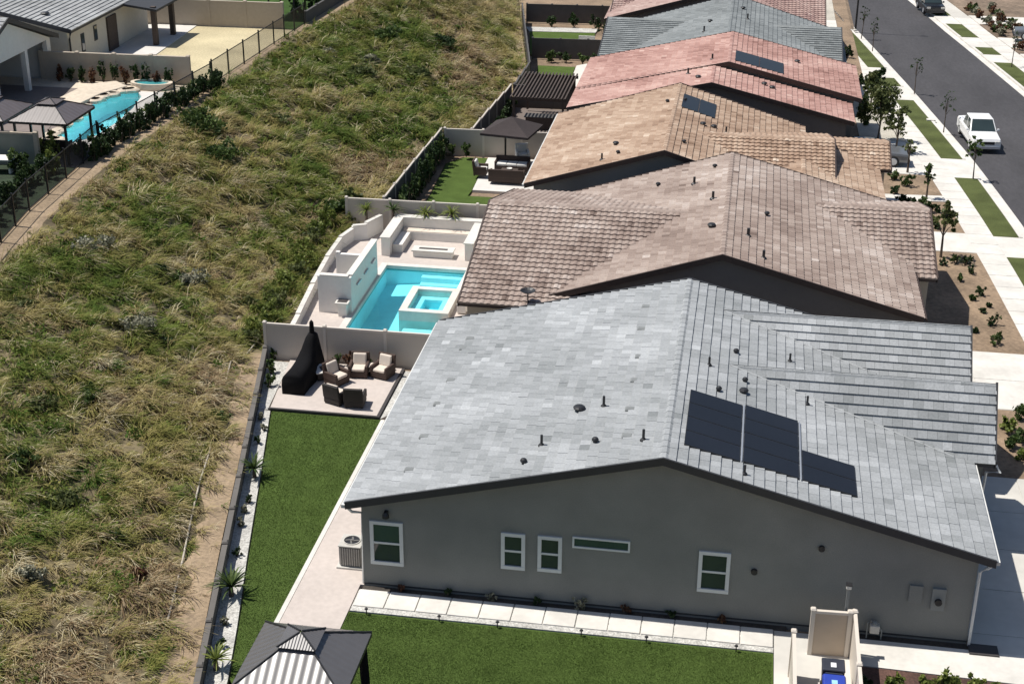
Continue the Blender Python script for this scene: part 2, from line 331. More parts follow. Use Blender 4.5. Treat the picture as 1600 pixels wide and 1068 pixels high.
# ------------------------------------------------------------------ roofs and houses
class Block:
    """a gable volume. axis 'y': ridge runs along y. a = low-coordinate eave (pos,z), b = high-coordinate eave, ridge (pos,z), span s0..s1"""
    def __init__(s, axis, s0, s1, ridge, a, b, z0, wall='stucco_grey', over=.45, rake=.3, walls=True):
        s.axis, s.s0, s.s1, s.r, s.a, s.b, s.z0, s.wall, s.over, s.rake, s.walls = axis, s0, s1, ridge, a, b, z0, wall, over, rake, walls
    def height(s, x, y):
        p, q = (x, y) if s.axis == 'y' else (y, x)
        p = np.asarray(p, float); q = np.asarray(q, float)
        za = s.a[1]+(p-s.a[0])*(s.r[1]-s.a[1])/(s.r[0]-s.a[0]); zb = s.b[1]+(p-s.b[0])*(s.r[1]-s.b[1])/(s.r[0]-s.b[0])
        z = np.minimum(za, zb); ok = (q > s.s0) & (q < s.s1) & (p > s.a[0]) & (p < s.b[0])
        return np.where(ok, z, -99.)
    def P(s, p, q, z): return Vector((p, q, z)) if s.axis == 'y' else Vector((q, p, z))
    def slopes(s):
        out = []
        for e in (s.a, s.b):
            A = s.P(e[0], s.s0, e[1]); B = s.P(e[0], s.s1, e[1]); R = s.P(s.r[0], s.s0, s.r[1])
            u = (B-A); Lu = u.length; u.normalize(); v = R-A; Lv = v.length; v.normalize(); n = u.cross(v)
            if n.z < 0: A, u = B, -u; n = u.cross(v)
            out.append((A, u, v, n, Lu, Lv))
        return out
def flat_tile(w, e):
    L = e+.05; t = .072
    V = [(0, 0, .004), (w-.006, 0, .004), (w-.006, L, -.03), (0, L, -.03), (0, 0, .004+t), (w-.006, 0, .004+t), (w-.006, L, .012), (0, L, .012)]
    F = [(4, 5, 6, 7), (0, 1, 5, 4), (1, 2, 6, 5), (3, 0, 4, 7)]
    return np.array(V), np.array(F)
def s_tile(w, e, h=.034):
    L = e+.05; xsn = np.array([0, .18, .36, .54, .72, 1.])*w; zz = np.array([0, .8, 1., .8, 0, -.02])*h
    V = [(x, 0, z+.062) for x, z in zip(xsn, zz)]+[(x, L, z-.002) for x, z in zip(xsn, zz)]+[(x, 0, z*.0-.01) for x, z in zip(xsn, zz)]
    n = 6; F = [(i, i+1, n+i+1, n+i) for i in range(n-1)]+[(2*n+i, 2*n+i+1, i+1, i) for i in range(n-1)]
    return np.array(V), np.array(F)
CAMV = Vector(CAM)
def roof(house, blocks, tmat, kind='flat', w=.33, e=.36, fascia='fascia_dark', single=0, deck=.16, tvar=.36):
    tv, tf = (flat_tile if kind == 'flat' else s_tile)(w, e)
    cand = []
    for bi, b in enumerate(blocks):
        mb = MB()
        for (A, u, v, n, Lu, Lv) in b.slopes():
            q = [A, A+u*Lu, A+u*Lu+v*Lv, A+v*Lv]; dn = Vector((0, 0, deck))
            mb.add([p-Vector((0, 0, .02)) for p in q]+[p-dn for p in q], [(0, 1, 2, 3), (7, 6, 5, 4), (0, 4, 5, 1), (1, 5, 6, 2), (3, 7, 4, 0)])
        ro = mb.build('roof', fascia, house)
        b.ro = ro
        for (A, u, v, n, Lu, Lv) in b.slopes():
            nr_ = int(math.ceil((Lv-.02)/e))
            ee = Lv/nr_
            for r in range(nr_):
                off = (r % 2)*w*.5 if kind == 'flat' else 0.
                nc = int(math.ceil((Lu+off)/w))
                for c in range(nc):
                    x0 = c*w-off
                    cand.append((bi, A, u, v, n, max(x0, 0.), r*ee-.03, min(w, Lu-max(x0, 0.), x0+w-max(x0, 0.)), r))
    keep = []
    A_ = np.array([list(c[1]+c[2]*c[5]+c[3]*c[6]) for c in cand]); Uv = np.array([list(c[2]) for c in cand]); Vv = np.array([list(c[3]) for c in cand]); bi_ = np.array([c[0] for c in cand])
    hid = np.ones(len(cand), bool)
    corners = [A_, A_+Uv*w, A_+Vv*e, A_+Uv*w+Vv*e]
    for pt in corners:
        top = np.full(len(cand), -99.)
        for k, b in enumerate(blocks):
            h = b.height(pt[:, 0], pt[:, 1]); top = np.maximum(top, np.where(bi_ == k, -99., h))
        hid &= top > pt[:, 2]+.05
    idx = np.nonzero(~hid)[0]
    cen = A_+Uv*w/2+Vv*e/2
    tint = np.clip(.5+(RNG.random(len(cand))-.5)*tvar+(fbm(cen[:, 0]*1.0, cen[:, 1]*1.0+cen[:, 2], .55)-.5)*.9+(RNG.random(len(cand)) < .05)*RNG.normal(0, .3, len(cand)), 0, 1)
    d = np.linalg.norm(cen-CAM, axis=1)
    # the tiles that show largest are single pieces
    pick = set()
    if single:
        fac = np.array([max(0.05, -(c[4].dot((Vector(cen[i])-CAMV).normalized()))) for i, c in zip(idx, (cand[i] for i in idx))])
        full = np.array([cand[i][7] > w*.98 for i in idx])
        order = idx[np.argsort(-(fac/d[idx]**2)*full)]; pick = set(order[:single].tolist())
        var = []
        for k in range(10):
            me = bpy.data.meshes.new('tile'); me.from_pydata(tv.tolist(), [], tf.tolist()); a = me.attributes.new('tint', 'FLOAT', 'POINT'); a.data.foreach_set('value', np.full(len(tv), k/9, np.float32)); me.materials.append(tmat); me.update(); var.append(me)
        for i in pick:
            c = cand[i]; o = bpy.data.objects.new('tile', var[int(round(tint[i]*9))]); C.objects.link(o)
            p = A_[i]; uu, vv, nn = c[2], c[3], c[4]
            o.parent = blocks[c[0]].ro
            o.matrix_basis = Matrix(((uu.x, vv.x, nn.x, p[0]), (uu.y, vv.y, nn.y, p[1]), (uu.z, vv.z, nn.z, p[2]), (0, 0, 0, 1)))
    for bi, b in enumerate(blocks):
        ii = [i for i in idx if cand[i][0] == bi and i not in pick]
        if not ii: continue
        V = []; T = []; nv = len(tv)
        O = A_[ii]; u_ = Uv[ii]; v_ = Vv[ii]; n_ = np.array([list(cand[i][4]) for i in ii]); wf = np.array([cand[i][7]/w for i in ii]); jit = RNG.normal(0, .003, len(ii))
        loc = tv[None, :, :]*np.ones((len(ii), 1, 1)); loc[:, :, 0] *= wf[:, None]
        V = O[:, None, :]+loc[:, :, 0:1]*u_[:, None, :]+loc[:, :, 1:2]*v_[:, None, :]+(loc[:, :, 2:3]+jit[:, None, None])*n_[:, None, :]
        F = (tf[None]+(np.arange(len(ii))*nv)[:, None, None]).reshape(-1, 4)
        o = bulk('tile', V.reshape(-1, 3), F, tmat, None, np.repeat(tint[ii], nv)); o['kind'] = 'stuff'
        o.parent = b.ro
    # smooth boards along the sloping gable edges
    for bi, b in enumerate(blocks):
        for q0, sg in ((b.s0, -1), (b.s1, 1)):
            for e_ in (b.a, b.b):
                A = b.P(e_[0], q0, e_[1]); R_ = b.P(b.r[0], q0, b.r[1]); mid = (A+R_)/2
                if any(float(bb.height(mid.x, mid.y)) > mid.z+.05 for j, bb in enumerate(blocks) if j != bi): continue
                o_ = b.P(0, sg*.045, 0); i_ = b.P(0, -sg*.03, 0); up_ = Vector((0, 0, .085)); dn_ = Vector((0, 0, -deck-.02))
                vs = [A+i_+dn_, A+o_+dn_, A+o_+up_, A+i_+up_, R_+i_+dn_, R_+o_+dn_, R_+o_+up_, R_+i_+up_]
                MB().add(vs, [(0, 1, 2, 3), (7, 6, 5, 4), (0, 4, 5, 1), (1, 5, 6, 2), (2, 6, 7, 3), (3, 7, 4, 0)]).build('rake_board', fascia, house)
    # ridge caps
    for bi, b in enumerate(blocks):
        L_ = b.s1-b.s0; n = int(L_/.4); st = L_/n; mb = MB(); tt = []
        for k in range(n):
            q = b.s0+k*st; c = b.P(b.r[0], q+st/2, b.r[1])
            if any(bb.height(c.x, c.y) > c.z+.02 for j, bb in enumerate(blocks) if j != bi): continue
            sa_ = (b.r[1]-b.a[1])/(b.r[0]-b.a[0]); sb_ = (b.b[1]-b.r[1])/(b.b[0]-b.r[0]); wd = .15
            def prof(q, h): return [b.P(b.r[0]-wd, q, b.r[1]-wd*sa_+h), b.P(b.r[0]-wd*.45, q, b.r[1]-wd*.45*sa_+h+.04), b.P(b.r[0]+wd*.45, q, b.r[1]+wd*.45*sb_+h+.04), b.P(b.r[0]+wd, q, b.r[1]+wd*sb_+h)]
            A1 = prof(q, .042); B1 = prof(q+st+.03, .028); lo = prof(q, .0)
            vs = A1+B1+lo; fs = [(0, 1, 5, 4), (1, 2, 6, 5), (2, 3, 7, 6), (8, 9, 1, 0), (9, 10, 2, 1), (10, 11, 3, 2)]
            m1 = MB() if single else mb
            m1.add(vs, fs); tv1 = float(np.clip(RNG.normal(.5, .12), 0, 1))
            if single:
                o = m1.build('ridge_cap', tmat, b.ro); at = o.data.attributes.new('tint', 'FLOAT', 'POINT'); at.data.foreach_set('value', [tv1]*len(o.data.vertices))
            else: tt += [tv1]*len(vs)
        if not single and mb.v:
            o = mb.build('ridge_cap', tmat, b.ro); o['kind'] = 'stuff'; at = o.data.attributes.new('tint', 'FLOAT', 'POINT'); at.data.foreach_set('value', tt)
def walls(house, blocks, deck=.16):
    for b in blocks:
        if not b.walls: continue
        o_ = b.over; sA = (b.r[1]-b.a[1])/(b.r[0]-b.a[0]); sB = (b.b[1]-b.r[1])/(b.b[0]-b.r[0]); dz = deck+.02
        prof = [(b.a[0]+o_, b.z0-.3), (b.b[0]-o_, b.z0-.3), (b.b[0]-o_, b.b[1]-sB*o_-dz), (b.r[0], b.r[1]-dz), (b.a[0]+o_, b.a[1]+sA*o_-dz)]
        y0, y1 = b.s0+b.rake, b.s1-b.rake; n = 5
        vs = [b.P(p, y0, z) for p, z in prof]+[b.P(p, y1, z) for p, z in prof]
        fs = [(0, 1, 2, 3, 4), (9, 8, 7, 6, 5)]+[(i, n+i, n+(i+1) % n, (i+1) % n) for i in range(n)]
        if b.axis == 'x': fs = [f[::-1] for f in fs]
        MB().add(vs, fs).build('wall', b.wall, house)
def on_roof(b, x, y): return float(b.height(x, y))
def vent_pipe(house, b, x, y, h=.35, r=.05, m='black_metal'):
    z = on_roof(b, x, y)
    mb = MB(); mb.tube([(x, y, z-.05), (x, y, z+h)], r, 8); mb.lathe([(r*2.6, .02), (r*2.2, .07), (r*1.1, .12)], (x, y, z), 10); mb.build('vent_pipe', m, house)
def vent_cap(house, b, x, y, r=.14, m='black_metal'):
    z = on_roof(b, x, y); r *= .8
    mb = MB(); mb.tube([(x, y, z-.05), (x, y, z+.12)], r*.7, 10); mb.lathe([(r*1.15, .11), (r*1.2, .15), (r*.9, .20), (r*.3, .22)], (x, y, z), 12); mb.build('roof_vent', m, house)
def vent_low(house, b, x, y, m, ax=0):
    """low profile tile vent"""
    z = on_roof(b, x, y); mb = MB(); d = (.34, .6, .09) if ax == 0 else (.6, .34, .09)
    mb.box((x, y, z+.06), d, 0, .8); mb.build('tile_vent', m, house)
def sash_window(house, x0, x1, z0, z1, y, glassm='window_glass'):
    """double-hung window with flat trim on a wall that faces -y"""
    t = .12; root = None
    fr = MB(); yc = y-.03; d = .06
    fr.box(((x0+x1)/2, yc, z1-t/2), (x1-x0, d, t)); fr.box(((x0+x1)/2, yc, z0+t/2), (x1-x0, d+.02, t))
    fr.box((x0+t/2, yc, (z0+z1)/2), (t, d, z1-z0-2*t)); fr.box((x1-t/2, yc, (z0+z1)/2), (t, d, z1-z0-2*t))
    w_ = fr.build('window', 'trim_white', house); pass
    zm = (z0+z1)/2
    s = MB(); s.box(((x0+x1)/2, y-.02, zm), (x1-x0-2*t, .035, .07)); s.build('sash_rail', 'trim_white', w_)
    for a, bq in ((z0+t, zm-.035), (zm+.035, z1-t)):
        p = MB(); p.box(((x0+x1)/2, y-.008, (a+bq)/2), (x1-x0-2*t, .012, bq-a)); p.build('pane', glassm if a > zm else 'window_glass', w_)
# ---- house 1
h1 = thing('house', 'nearest house with grey tile roof, solar panels and grey stucco gable', 'house', (9.7, 7, 0))
B1 = Block('y', -.3, 14.63, (9.715, 5.853), (-.45, 3.272), (19.95, 3.255), 0)
B1a = Block('x', 10.6, 20.7, (7.9, 5.40), (6.05, 3.27), (9.75, 3.27), 0, over=.35)
B1b = Block('x', 10.4, 20.35, (12.58, 5.50), (10.15, 3.3), (14.6, 3.3), 0, over=.35)
roof(h1, [B1, B1a, B1b], T1, 'flat', .34, .36, single=300)
walls(h1, [B1, B1a, B1b])
sash_window(h1, .27, 1.38, .93, 2.57, 0, 'window_glass_green')
sash_window(h1, 4.63, 5.42, 1.22, 2.57, 0); sash_window(h1, 5.83, 6.62, 1.25, 2.58, 0)
sash_window(h1, 10.99, 11.99, 1.06, 2.56, 0)
fr = MB(); x0, x1, z0, z1 = 6.95, 8.80, 2.25, 2.66; t = .06
for cx, cz, dx, dz in (((x0+x1)/2, z1-t/2, x1-x0, t), ((x0+x1)/2, z0+t/2, x1-x0, t), (x0+t/2, (z0+z1)/2, t, z1-z0-2*t), (x1-t/2, (z0+z1)/2, t, z1-z0-2*t)): fr.box((cx, -.025, cz), (dx, .05, dz))
wd = fr.build('window', 'trim_white', h1); tag(wd, 'long low strip window')
MB().box(((x0+x1)/2, -.008, (z0+z1)/2), (x1-x0-2*t, .012, z1-z0-2*t)).build('pane', 'window_glass_green', wd)
for x, z in ((12.75, 1.98), (14.75, 3.05)): 
    mb = MB(); mb.tube([(x, .02, z), (x, -.10, z)], .10, 14); mb.build('wall_vent', 'black_metal', h1)
mb = MB(); mb.box((.85, -.06, 2.95), (.12, .12, .1)); mb.lathe([(.05, .0), (.11, -.1), (.12, -.2)][::-1], (.85, -.14, 3.0), 10); mb.build('wall_light', 'black_metal', h1)
MB().box((17.75, -.04, 1.72), (.42, .08, .62)).build('electric_panel', 'stucco_grey', h1, bevel=.01)
mb = MB(); mb.box((18.45, -.05, 1.6), (.42, .1, .8)); mp_ = mb.build('meter_box', 'meter_grey', h1, bevel=.01)
mb = MB(); mb.tube([(18.45, -.08, 1.55), (18.45, -.2, 1.55)], .11, 14); mb.build('meter_dial', 'black_metal', mp_)
# base trim; the weep screed's shade line is painted in as dark colour
mb = MB(); mb.box((9.75, -.012, .12), (19.5, .02, .05)); mb.build('weep_screed_shade', 'fascia_dark', h1)
# gutters and downspouts
mb = MB(); mb.box((-.53, 7.15, 3.17), (.12, 14.9, .12)); mb.build('gutter', 'gutter_white', h1)
mb = MB(); mb.box((20.03, 2.9, 3.16), (.12, 6.2, .12)); mb.build('gutter', 'gutter_white', h1)
for pts in ([(-.5, -.12, 3.1), (-.3, -.05, 2.85), (.0, .12, 2.75), (-.05, .12, .05)], [(20.0, -.05, 3.1), (19.75, -.1, 2.9), (19.56, -.08, 2.75), (19.56, -.08, .02)]):
    MB().tube(pts, .05, 6).build('downspout', 'gutter_white', h1)
MB().tube([(20.75, 6.1, 3.2), (20.9, 6.0, 3.0), (20.5, 6.3, 2.8), (20.42, 6.36, .02)], .05, 6).build('downspout', 'gutter_white', h1)
for x, y, k in ((6.61, 4.05, 2), (7.43, 4.07, 1), (5.65, 1.81, 1), (7.43, 1.49, 0), (8.99, 1.15, 1), (5.23, .72, 0)):
    if k == 2: vent_cap(h1, B1, x, y, .22)
    elif k == 1: vent_pipe(h1, B1, x, y, .42, .045)
    else: vent_cap(h1, B1, x, y, .12)
for px, py, k in ((1123, 612, 0), (1164, 598, 0), (1162, 615, 2), (1261, 633, 1), (1108, 572, 1), (1150, 553, 0), (1163, 742, 1), (1234, 566, 1)):
    nR = np.array([.2537, 0, 1]); cR = 5.853+.2537*9.715; dd = FW+RT*(px-800)/CF-UP*(py-534)/CF; tt = (cR-nR@CAM)/(nR@dd); p = CAM+dd*tt
    if k == 1: vent_pipe(h1, B1, p[0], p[1], .36, .04)
    elif k == 2: vent_cap(h1, B1, p[0], p[1], .17)
    else: vent_cap(h1, B1, p[0], p[1], .11)
T1d = mat('tile_vent_grey', (.19, .20, .20), .7, .1)
for px, py in ((725, 545), (705, 595), (685, 632), (663, 683), (640, 735), (1010, 480), (1003, 515), (1000, 558), (993, 595), (985, 640), (980, 682), (735, 530)):
    nL = np.array([-.2537, 0, 1]); cL = 5.853-.2537*9.715; dd = FW+RT*(px-800)/CF-UP*(py-534)/CF; p = CAM+dd*((cL-nL@CAM)/(nL@dd))
    z = on_roof(B1, p[0], p[1]); 
    mb = MB(); mb.box((p[0], p[1], z+.055), (.36, .30, .05), 0, .7); mb.build('tile_vent', T1d, h1)
# solar panels of house 1 (three of the array on the street slope)
def solar(house, b, quad, nrow, ncol, label=None, up=.10):
    """quad = (x0,x1,y0,y1) in plan on the slope of block b"""
    x0, x1, y0, y1 = quad; fx = (x1-x0)/ncol; fy = (y1-y0)/nrow
    H = lambda x, y: float(b.height(x, y))+up
    for i in range(ncol):
        for j in range(nrow):
            a0, a1, c0, c1 = x0+i*fx+.012, x0+(i+1)*fx-.012, y0+j*fy+.012, y0+(j+1)*fy-.012
            q = [(a0, c0), (a1, c0), (a1, c1), (a0, c1)]
            mb = MB(); mb.add([(x, y, H(x, y)-.04) for x, y in q]+[(x, y, H(x, y)) for x, y in q], [(3, 2, 1, 0), (4, 5, 6, 7), (0, 1, 5, 4), (1, 2, 6, 5), (2, 3, 7, 6), (3, 0, 4, 7)])
            o = mb.build('solar_panel', 'solar_frame', house)
            e = .022; q = [(a0+e, c0+e), (a1-e, c0+e), (a1-e, c1-e), (a0+e, c1-e)]
            MB().add([(x, y, H(x, y)+.004) for x, y in q], [(0, 1, 2, 3)]).build('cell_sheet', 'solar_cell', o)
solar(h1, B1, (10.27, 12.06, .92, 4.88), 4, 1); solar(h1, B1, (12.13, 13.93, .98, 4.98), 4, 1); solar(h1, B1, (14.02, 15.76, .98, 2.98), 2, 1)
H_ = lambda x, y: float(B1.height(x, y))
for x in (12.095, 13.975):
    MB().add([(x-.025, .95, H_(x-.025, .95)+.115), (x+.025, .95, H_(x+.025, .95)+.115), (x+.025, 4.9, H_(x+.025, 4.9)+.115), (x-.025, 4.9, H_(x-.025, 4.9)+.115)], [(0, 1, 2, 3)]).build('panel_rail', 'alu', h1)
for pts in ([(11.55, 7.86), (19.3, 5.95)], [(11.2, 12.5), (16.5, 10.95)]):
    (xa, ya), (xe, ye) = pts; d = .05
    MB().tube([(xa, ya-.05, H_(xa, ya)+.05), (xe, ye, H_(xe, ye)+.05)], .03, 6).build('valley_flashing', 'valley_metal', h1)
# garage door and windows on the street side
mb = MB(); mb.box((20.37, 7.9, 1.15), (.06, 2.6, 2.3)); mb.build('garage_door', 'trim_white', h1)

# ---- house 2
h2 = thing('house', 'house with mottled brown barrel tile roof behind the grey one', 'house', (10.5, 25, 0))
B2 = Block('y', 17.8, 32.3, (10.9, 5.73), (2.75, 3.1), (19.3, 3.5), 0, 'stucco_dark')
B2l = Block('x', -.12, 10.0, (24.6, 5.15), (16.92, 3.2), (32.0, 3.25), 0, 'stucco_tan')
B2r = Block('x', 13., 20.35, (28.4, 4.66), (23.1, 3.25), (33.0, 3.4), 0, 'stucco_tan')
roof(h2, [B2, B2l, B2r], T2, 's', .30, .36, 'fascia_brown', single=300)
walls(h2, [B2, B2l, B2r])
for x, y, k in ((10.3, 21.7, 2), (10.2, 25.6, 1), (7.4, 29.8, 0), (10.1, 30.5, 0), (12.7, 24.5, 0), (11.9, 21.0, 1), (12.6, 18.9, 1), (9.2, 28.6, 1)):
    vent_cap(h2, B2, x, y, .2) if k == 2 else (vent_pipe(h2, B2, x, y, .4, .06) if k == 1 else vent_cap(h2, B2, x, y, .13))
MB().tube([(19.42, 18.0, 3.4), (19.42, 23, 3.4)], .06, 6).build('gutter', 'fascia_brown', h2)
mb = MB(); mb.lathe([(.02, 0), (.2, .04), (.32, .12), (.33, .14), (.2, .07), (.03, .03)], (2.85, 17.15, 3.75), 14); mb.tube([(2.85, 17.2, 3.2), (2.85, 17.15, 3.78)], .03, 6); mb.build('satellite_dish', 'black_metal', h2)

# ---- house 3
h3 = thing('house', 'house with orange tan tile roof and one small solar panel', 'house', (9, 40, -.1))
B3 = Block('y', 33.5, 47.3, (7.42, 5.26), (.15, 3.05), (14.9, 3.0), -.1, 'stucco_grey')
B3c = Block('x', 8.2, 16.25, (38.8, 4.76), (33.6, 3.45), (45.5, 3.1), -.1, 'stucco_tan')
B3f = Block('y', 33.4, 40.5, (14.6, 4.25), (10.5, 3.25), (18.75, 3.15), -.1, 'stucco_tan')
B3g = Block('x', 13.5, 19.4, (41.7, 3.95), (39.0, 3.2), (44.6, 3.2), -.1, 'stucco_tan')
roof(h3, [B3, B3c, B3f, B3g], T3, 's', .30, .36, 'fascia_brown', single=0)
walls(h3, [B3, B3c, B3f, B3g])
solar(h3, B3, (7.75, 9.7, 42.3, 45.2), 1, 2)
for x, y, k in ((4.6, 37.0, 2), (4.1, 34.6, 1), (4.9, 35.1, 0), (6.9, 43.5, 0), (9.1, 40.4, 2), (9.7, 40.6, 2), (10.4, 40.4, 1), (7.9, 44.0, 0), (8.3, 36.0, 0)):
    vent_cap(h3, B3, x, y, .18) if k == 2 else (vent_pipe(h3, B3, x, y, .4, .05) if k == 1 else vent_cap(h3, B3, x, y, .12))
mb = MB(); mb.box((.08, 40.4, 3.0), (.12, 13.8, .12)); mb.build('gutter', 'gutter_white', h3)
mb = MB(); mb.box((1.9, 33.74, 1.35), (1.5, .06, 1.1)); mb.build('window', 'trim_white', h3)

# ---- house 4
h4 = thing('house', 'house with stepped pink tile roof and two solar panels', 'house', (9, 56, -.4))
B4 = Block('y', 49.5, 54.3, (9.2, 4.80), (.35, 2.8), (17.95, 2.75), -.4, 'stucco_dark')
B4b = Block('y', 53.9, 62.7, (10.1, 5.06), (.35, 2.8), (18.55, 3.05), -.4, 'stucco_brown')
roof(h4, [B4, B4b], T4, 's', .30, .36, 'fascia_brown')
walls(h4, [B4, B4b])
solar(h4, B4b, (10.45, 13.6, 54.6, 57.4), 1, 2)
for b, x, y, k in ((B4, 12.4, 52.6, 0), (B4, 12.9, 52.2, 0), (B4, 8.3, 51.4, 2), (B4, 7.6, 52.9, 1), (B4b, 9.0, 55.5, 1), (B4b, 14.5, 59, 0)):
    vent_cap(h4, b, x, y, .2) if k != 1 else vent_pipe(h4, b, x, y, .4, .06)

# ---- house 5
h5 = thing('house', 'house with slate grey tile roof and side wings beyond the pink roof', 'house', (9.5, 71, -1))
B5 = Block('y', 64.3, 77.5, (9.8, 4.65), (1.2, 2.1), (18.2, 2.1), -1., 'stucco_dark')
B5l = Block('x', .55, 9.2, (72.0, 3.7), (64.2, 2.1), (78.5, 2.1), -1., 'stucco_tan')
B5r = Block('x', 11., 17.9, (71.8, 3.65), (65.4, 2.1), (78.0, 2.1), -1., 'stucco_tan')
roof(h5, [B5, B5l, B5r], T5, 'flat', .34, .36)
walls(h5, [B5, B5l, B5r])
for x, y, k in ((10.6, 73.5, 0), (11.0, 70.5, 1), (8.0, 66.5, 1), (8.3, 69.5, 0)):
    vent_cap(h5, B5, x, y, .2) if k == 0 else vent_pipe(h5, B5, x, y, .45, .06)
# ---- house 6
h6 = thing('house', 'farthest house with pale rose tile roof at the end of the row', 'house', (9, 88, -1.7))
B6 = Block('y', 81.0, 96, (7.6, 3.9), (-.6, 1.6), (13.2, 2.3), -1.7, 'stucco_dark')
B6r = Block('x', 8., 17.2, (88.5, 3.4), (80.6, 1.4), (96, 1.4), -1.7, 'stucco_tan')
B6l = Block('x', -.4, 7.5, (89.5, 3.0), (81.8, 1.2), (96.5, 1.2), -1.7, 'stucco_tan')
roof(h6, [B6, B6r, B6l], T6, 's', .30, .36, 'fascia_brown')
walls(h6, [B6, B6r, B6l])

# ------------------------------------------------------------------ vegetation helpers
def leaf_cloud(blobs, n, size, seed=0, flat=.0, long=1.6):
    """blobs: list of (centre, radii); leaves gather in clumps on and in the blobs"""
    r = np.random.default_rng(seed); P = []; T = []
    vol = np.array([b[1][0]*b[1][1]*b[1][2] for b in blobs])**.67; vol /= vol.sum()
    for (c, rad), f in zip(blobs, vol):
        k = max(8, int(n*f)); ncl = max(3, k//22)
        d = r.normal(size=(ncl, 3)); d /= np.linalg.norm(d, axis=1)[:, None]; cl = d*(r.random((ncl, 1))**.4)
        ct = r.random(ncl)
        ii = r.integers(0, ncl, k); p = cl[ii]+r.normal(0, .16, (k, 3))
        P.append(np.array(c)+p*np.array(rad)); T.append(np.clip(ct[ii]*.6+r.random(k)*.4, 0, 1))
    P = np.concatenate(P); T = np.concatenate(T); k = len(P)
    u = r.normal(size=(k, 3)); u[:, 2] -= flat; u /= np.linalg.norm(u, axis=1)[:, None]
    v = r.normal(size=(k, 3)); v -= (v*u).sum(1)[:, None]*u; v /= np.linalg.norm(v, axis=1)[:, None]
    s = size*(.6+.8*r.random((k, 1)))
    V = np.stack([P-u*s*long/2, P+v*s*.45, P+u*s*long/2, P-v*s*.45], 1).reshape(-1, 3)
    F = np.arange(k*4).reshape(-1, 4)
    return V, F, np.repeat(T, 4)
def bush(label, x, y, z, rx, ry, rz, n, size, m, seed, name='shrub', cat='shrub', group=None, lobes=5):
    r = random.Random(seed); bl = []
    for k in range(lobes):
        a = r.random()*6.28; q = r.random()*.55
        bl.append(((q*rx*math.cos(a), q*ry*math.sin(a), rz*(.45+.25*r.random())), (rx*(.4+.25*r.random()), ry*(.4+.25*r.random()), rz*(.4+.2*r.random()))))
    t = local_thing(name, label, cat, group)
    V, F, T = leaf_cloud(bl, n, size, seed); V[:, 2] = np.maximum(V[:, 2], .01)
    bulk('foliage', V, F, m, t, T)
    mb = MB()
    for k in range(4):
        a = k*1.6+r.random(); mb.tube([(0, 0, -.08), (.25*rx*math.cos(a), .25*ry*math.sin(a), .3*rz), (.5*rx*math.cos(a), .5*ry*math.sin(a), .7*rz)], [.03, .02, .01], 5)
    mb.build('stem', 'bark', t)
    return place(t, x, y, z)
def tree(label, x, y, z, h, rc, n, size, m, seed, trunk_h=.45, rt=.08, lobes=9, group=None, name='tree', bark='bark', squash=.85):
    r = random.Random(seed); t = local_thing(name, label, 'tree', group)
    mb = MB(); top = h*trunk_h; bl = []; bend = (r.random()-.5)*.2
    mb.tube([(0, 0, -.1), (bend*.4, bend*.2, top*.5), (bend, bend*.3, top), (bend*1.2, 0, h*.8)], [rt*1.3, rt, rt*.8, rt*.25], 8)
    for k in range(lobes):
        a = k*2.4+r.random()*.7; q = rc*(.25+.5*r.random()); zz = top+(h-top)*(.15+.75*((k+.5)/lobes))
        q *= (1.15-.7*((k+.5)/lobes))
        e = (bend+q*math.cos(a), q*math.sin(a), zz)
        mb.tube([(bend*.8, 0, top*.85+.12*k*(h-top)/lobes), (bend+.5*q*math.cos(a), .5*q*math.sin(a), zz*.9), e], [rt*.55, rt*.35, rt*.12], 6)
        s = rc*(.38+.22*r.random()); bl.append((e, (s, s, s*squash)))
    mb.build('trunk', bark, t)
    V, F, T = leaf_cloud(bl, n, size, seed+5)
    bulk('crown', V, F, m, t, T)
    return place(t, x, y, z, r.random()*6)
def spiky(label, x, y, z, n, L, m, seed, trunk=.25, wdt=.06, group=None, name='spiky_plant', droop=.35):
    """yucca or palm-like rosette of arching blades"""
    r = np.random.default_rng(seed); t = local_thing(name, label, 'plant', group); V = []; F = []; T = []
    for k in range(n):
        a = r.random()*6.283; el = r.uniform(.25, 1.35); l = L*r.uniform(.7, 1.1); d = np.array([math.cos(a)*math.cos(el), math.sin(a)*math.cos(el), math.sin(el)]); sd_ = np.array([-math.sin(a), math.cos(a), 0])
        o = len(V)
        for s in range(5):
            f = s/4; p = np.array([0, 0, trunk])+d*l*f+np.array([0, 0, -droop*l*f*f]); ww = wdt*(1-f)**.6*(.6+.4*min(1, f*4))+.004
            V += [p-sd_*ww/2, p+sd_*ww/2]
        F += [(o+2*s, o+2*s+1, o+2*s+3, o+2*s+2) for s in range(4)]; T += [r.random()]*10
    bulk('leaves', np.array(V), np.array(F), m, t, T)
    mb = MB(); mb.tube([(0, 0, -.06), (0, 0, trunk+.04)], [.09, .06], 8); mb.build('stem', 'bark', t)
    return place(t, x, y, z, r.random()*6)
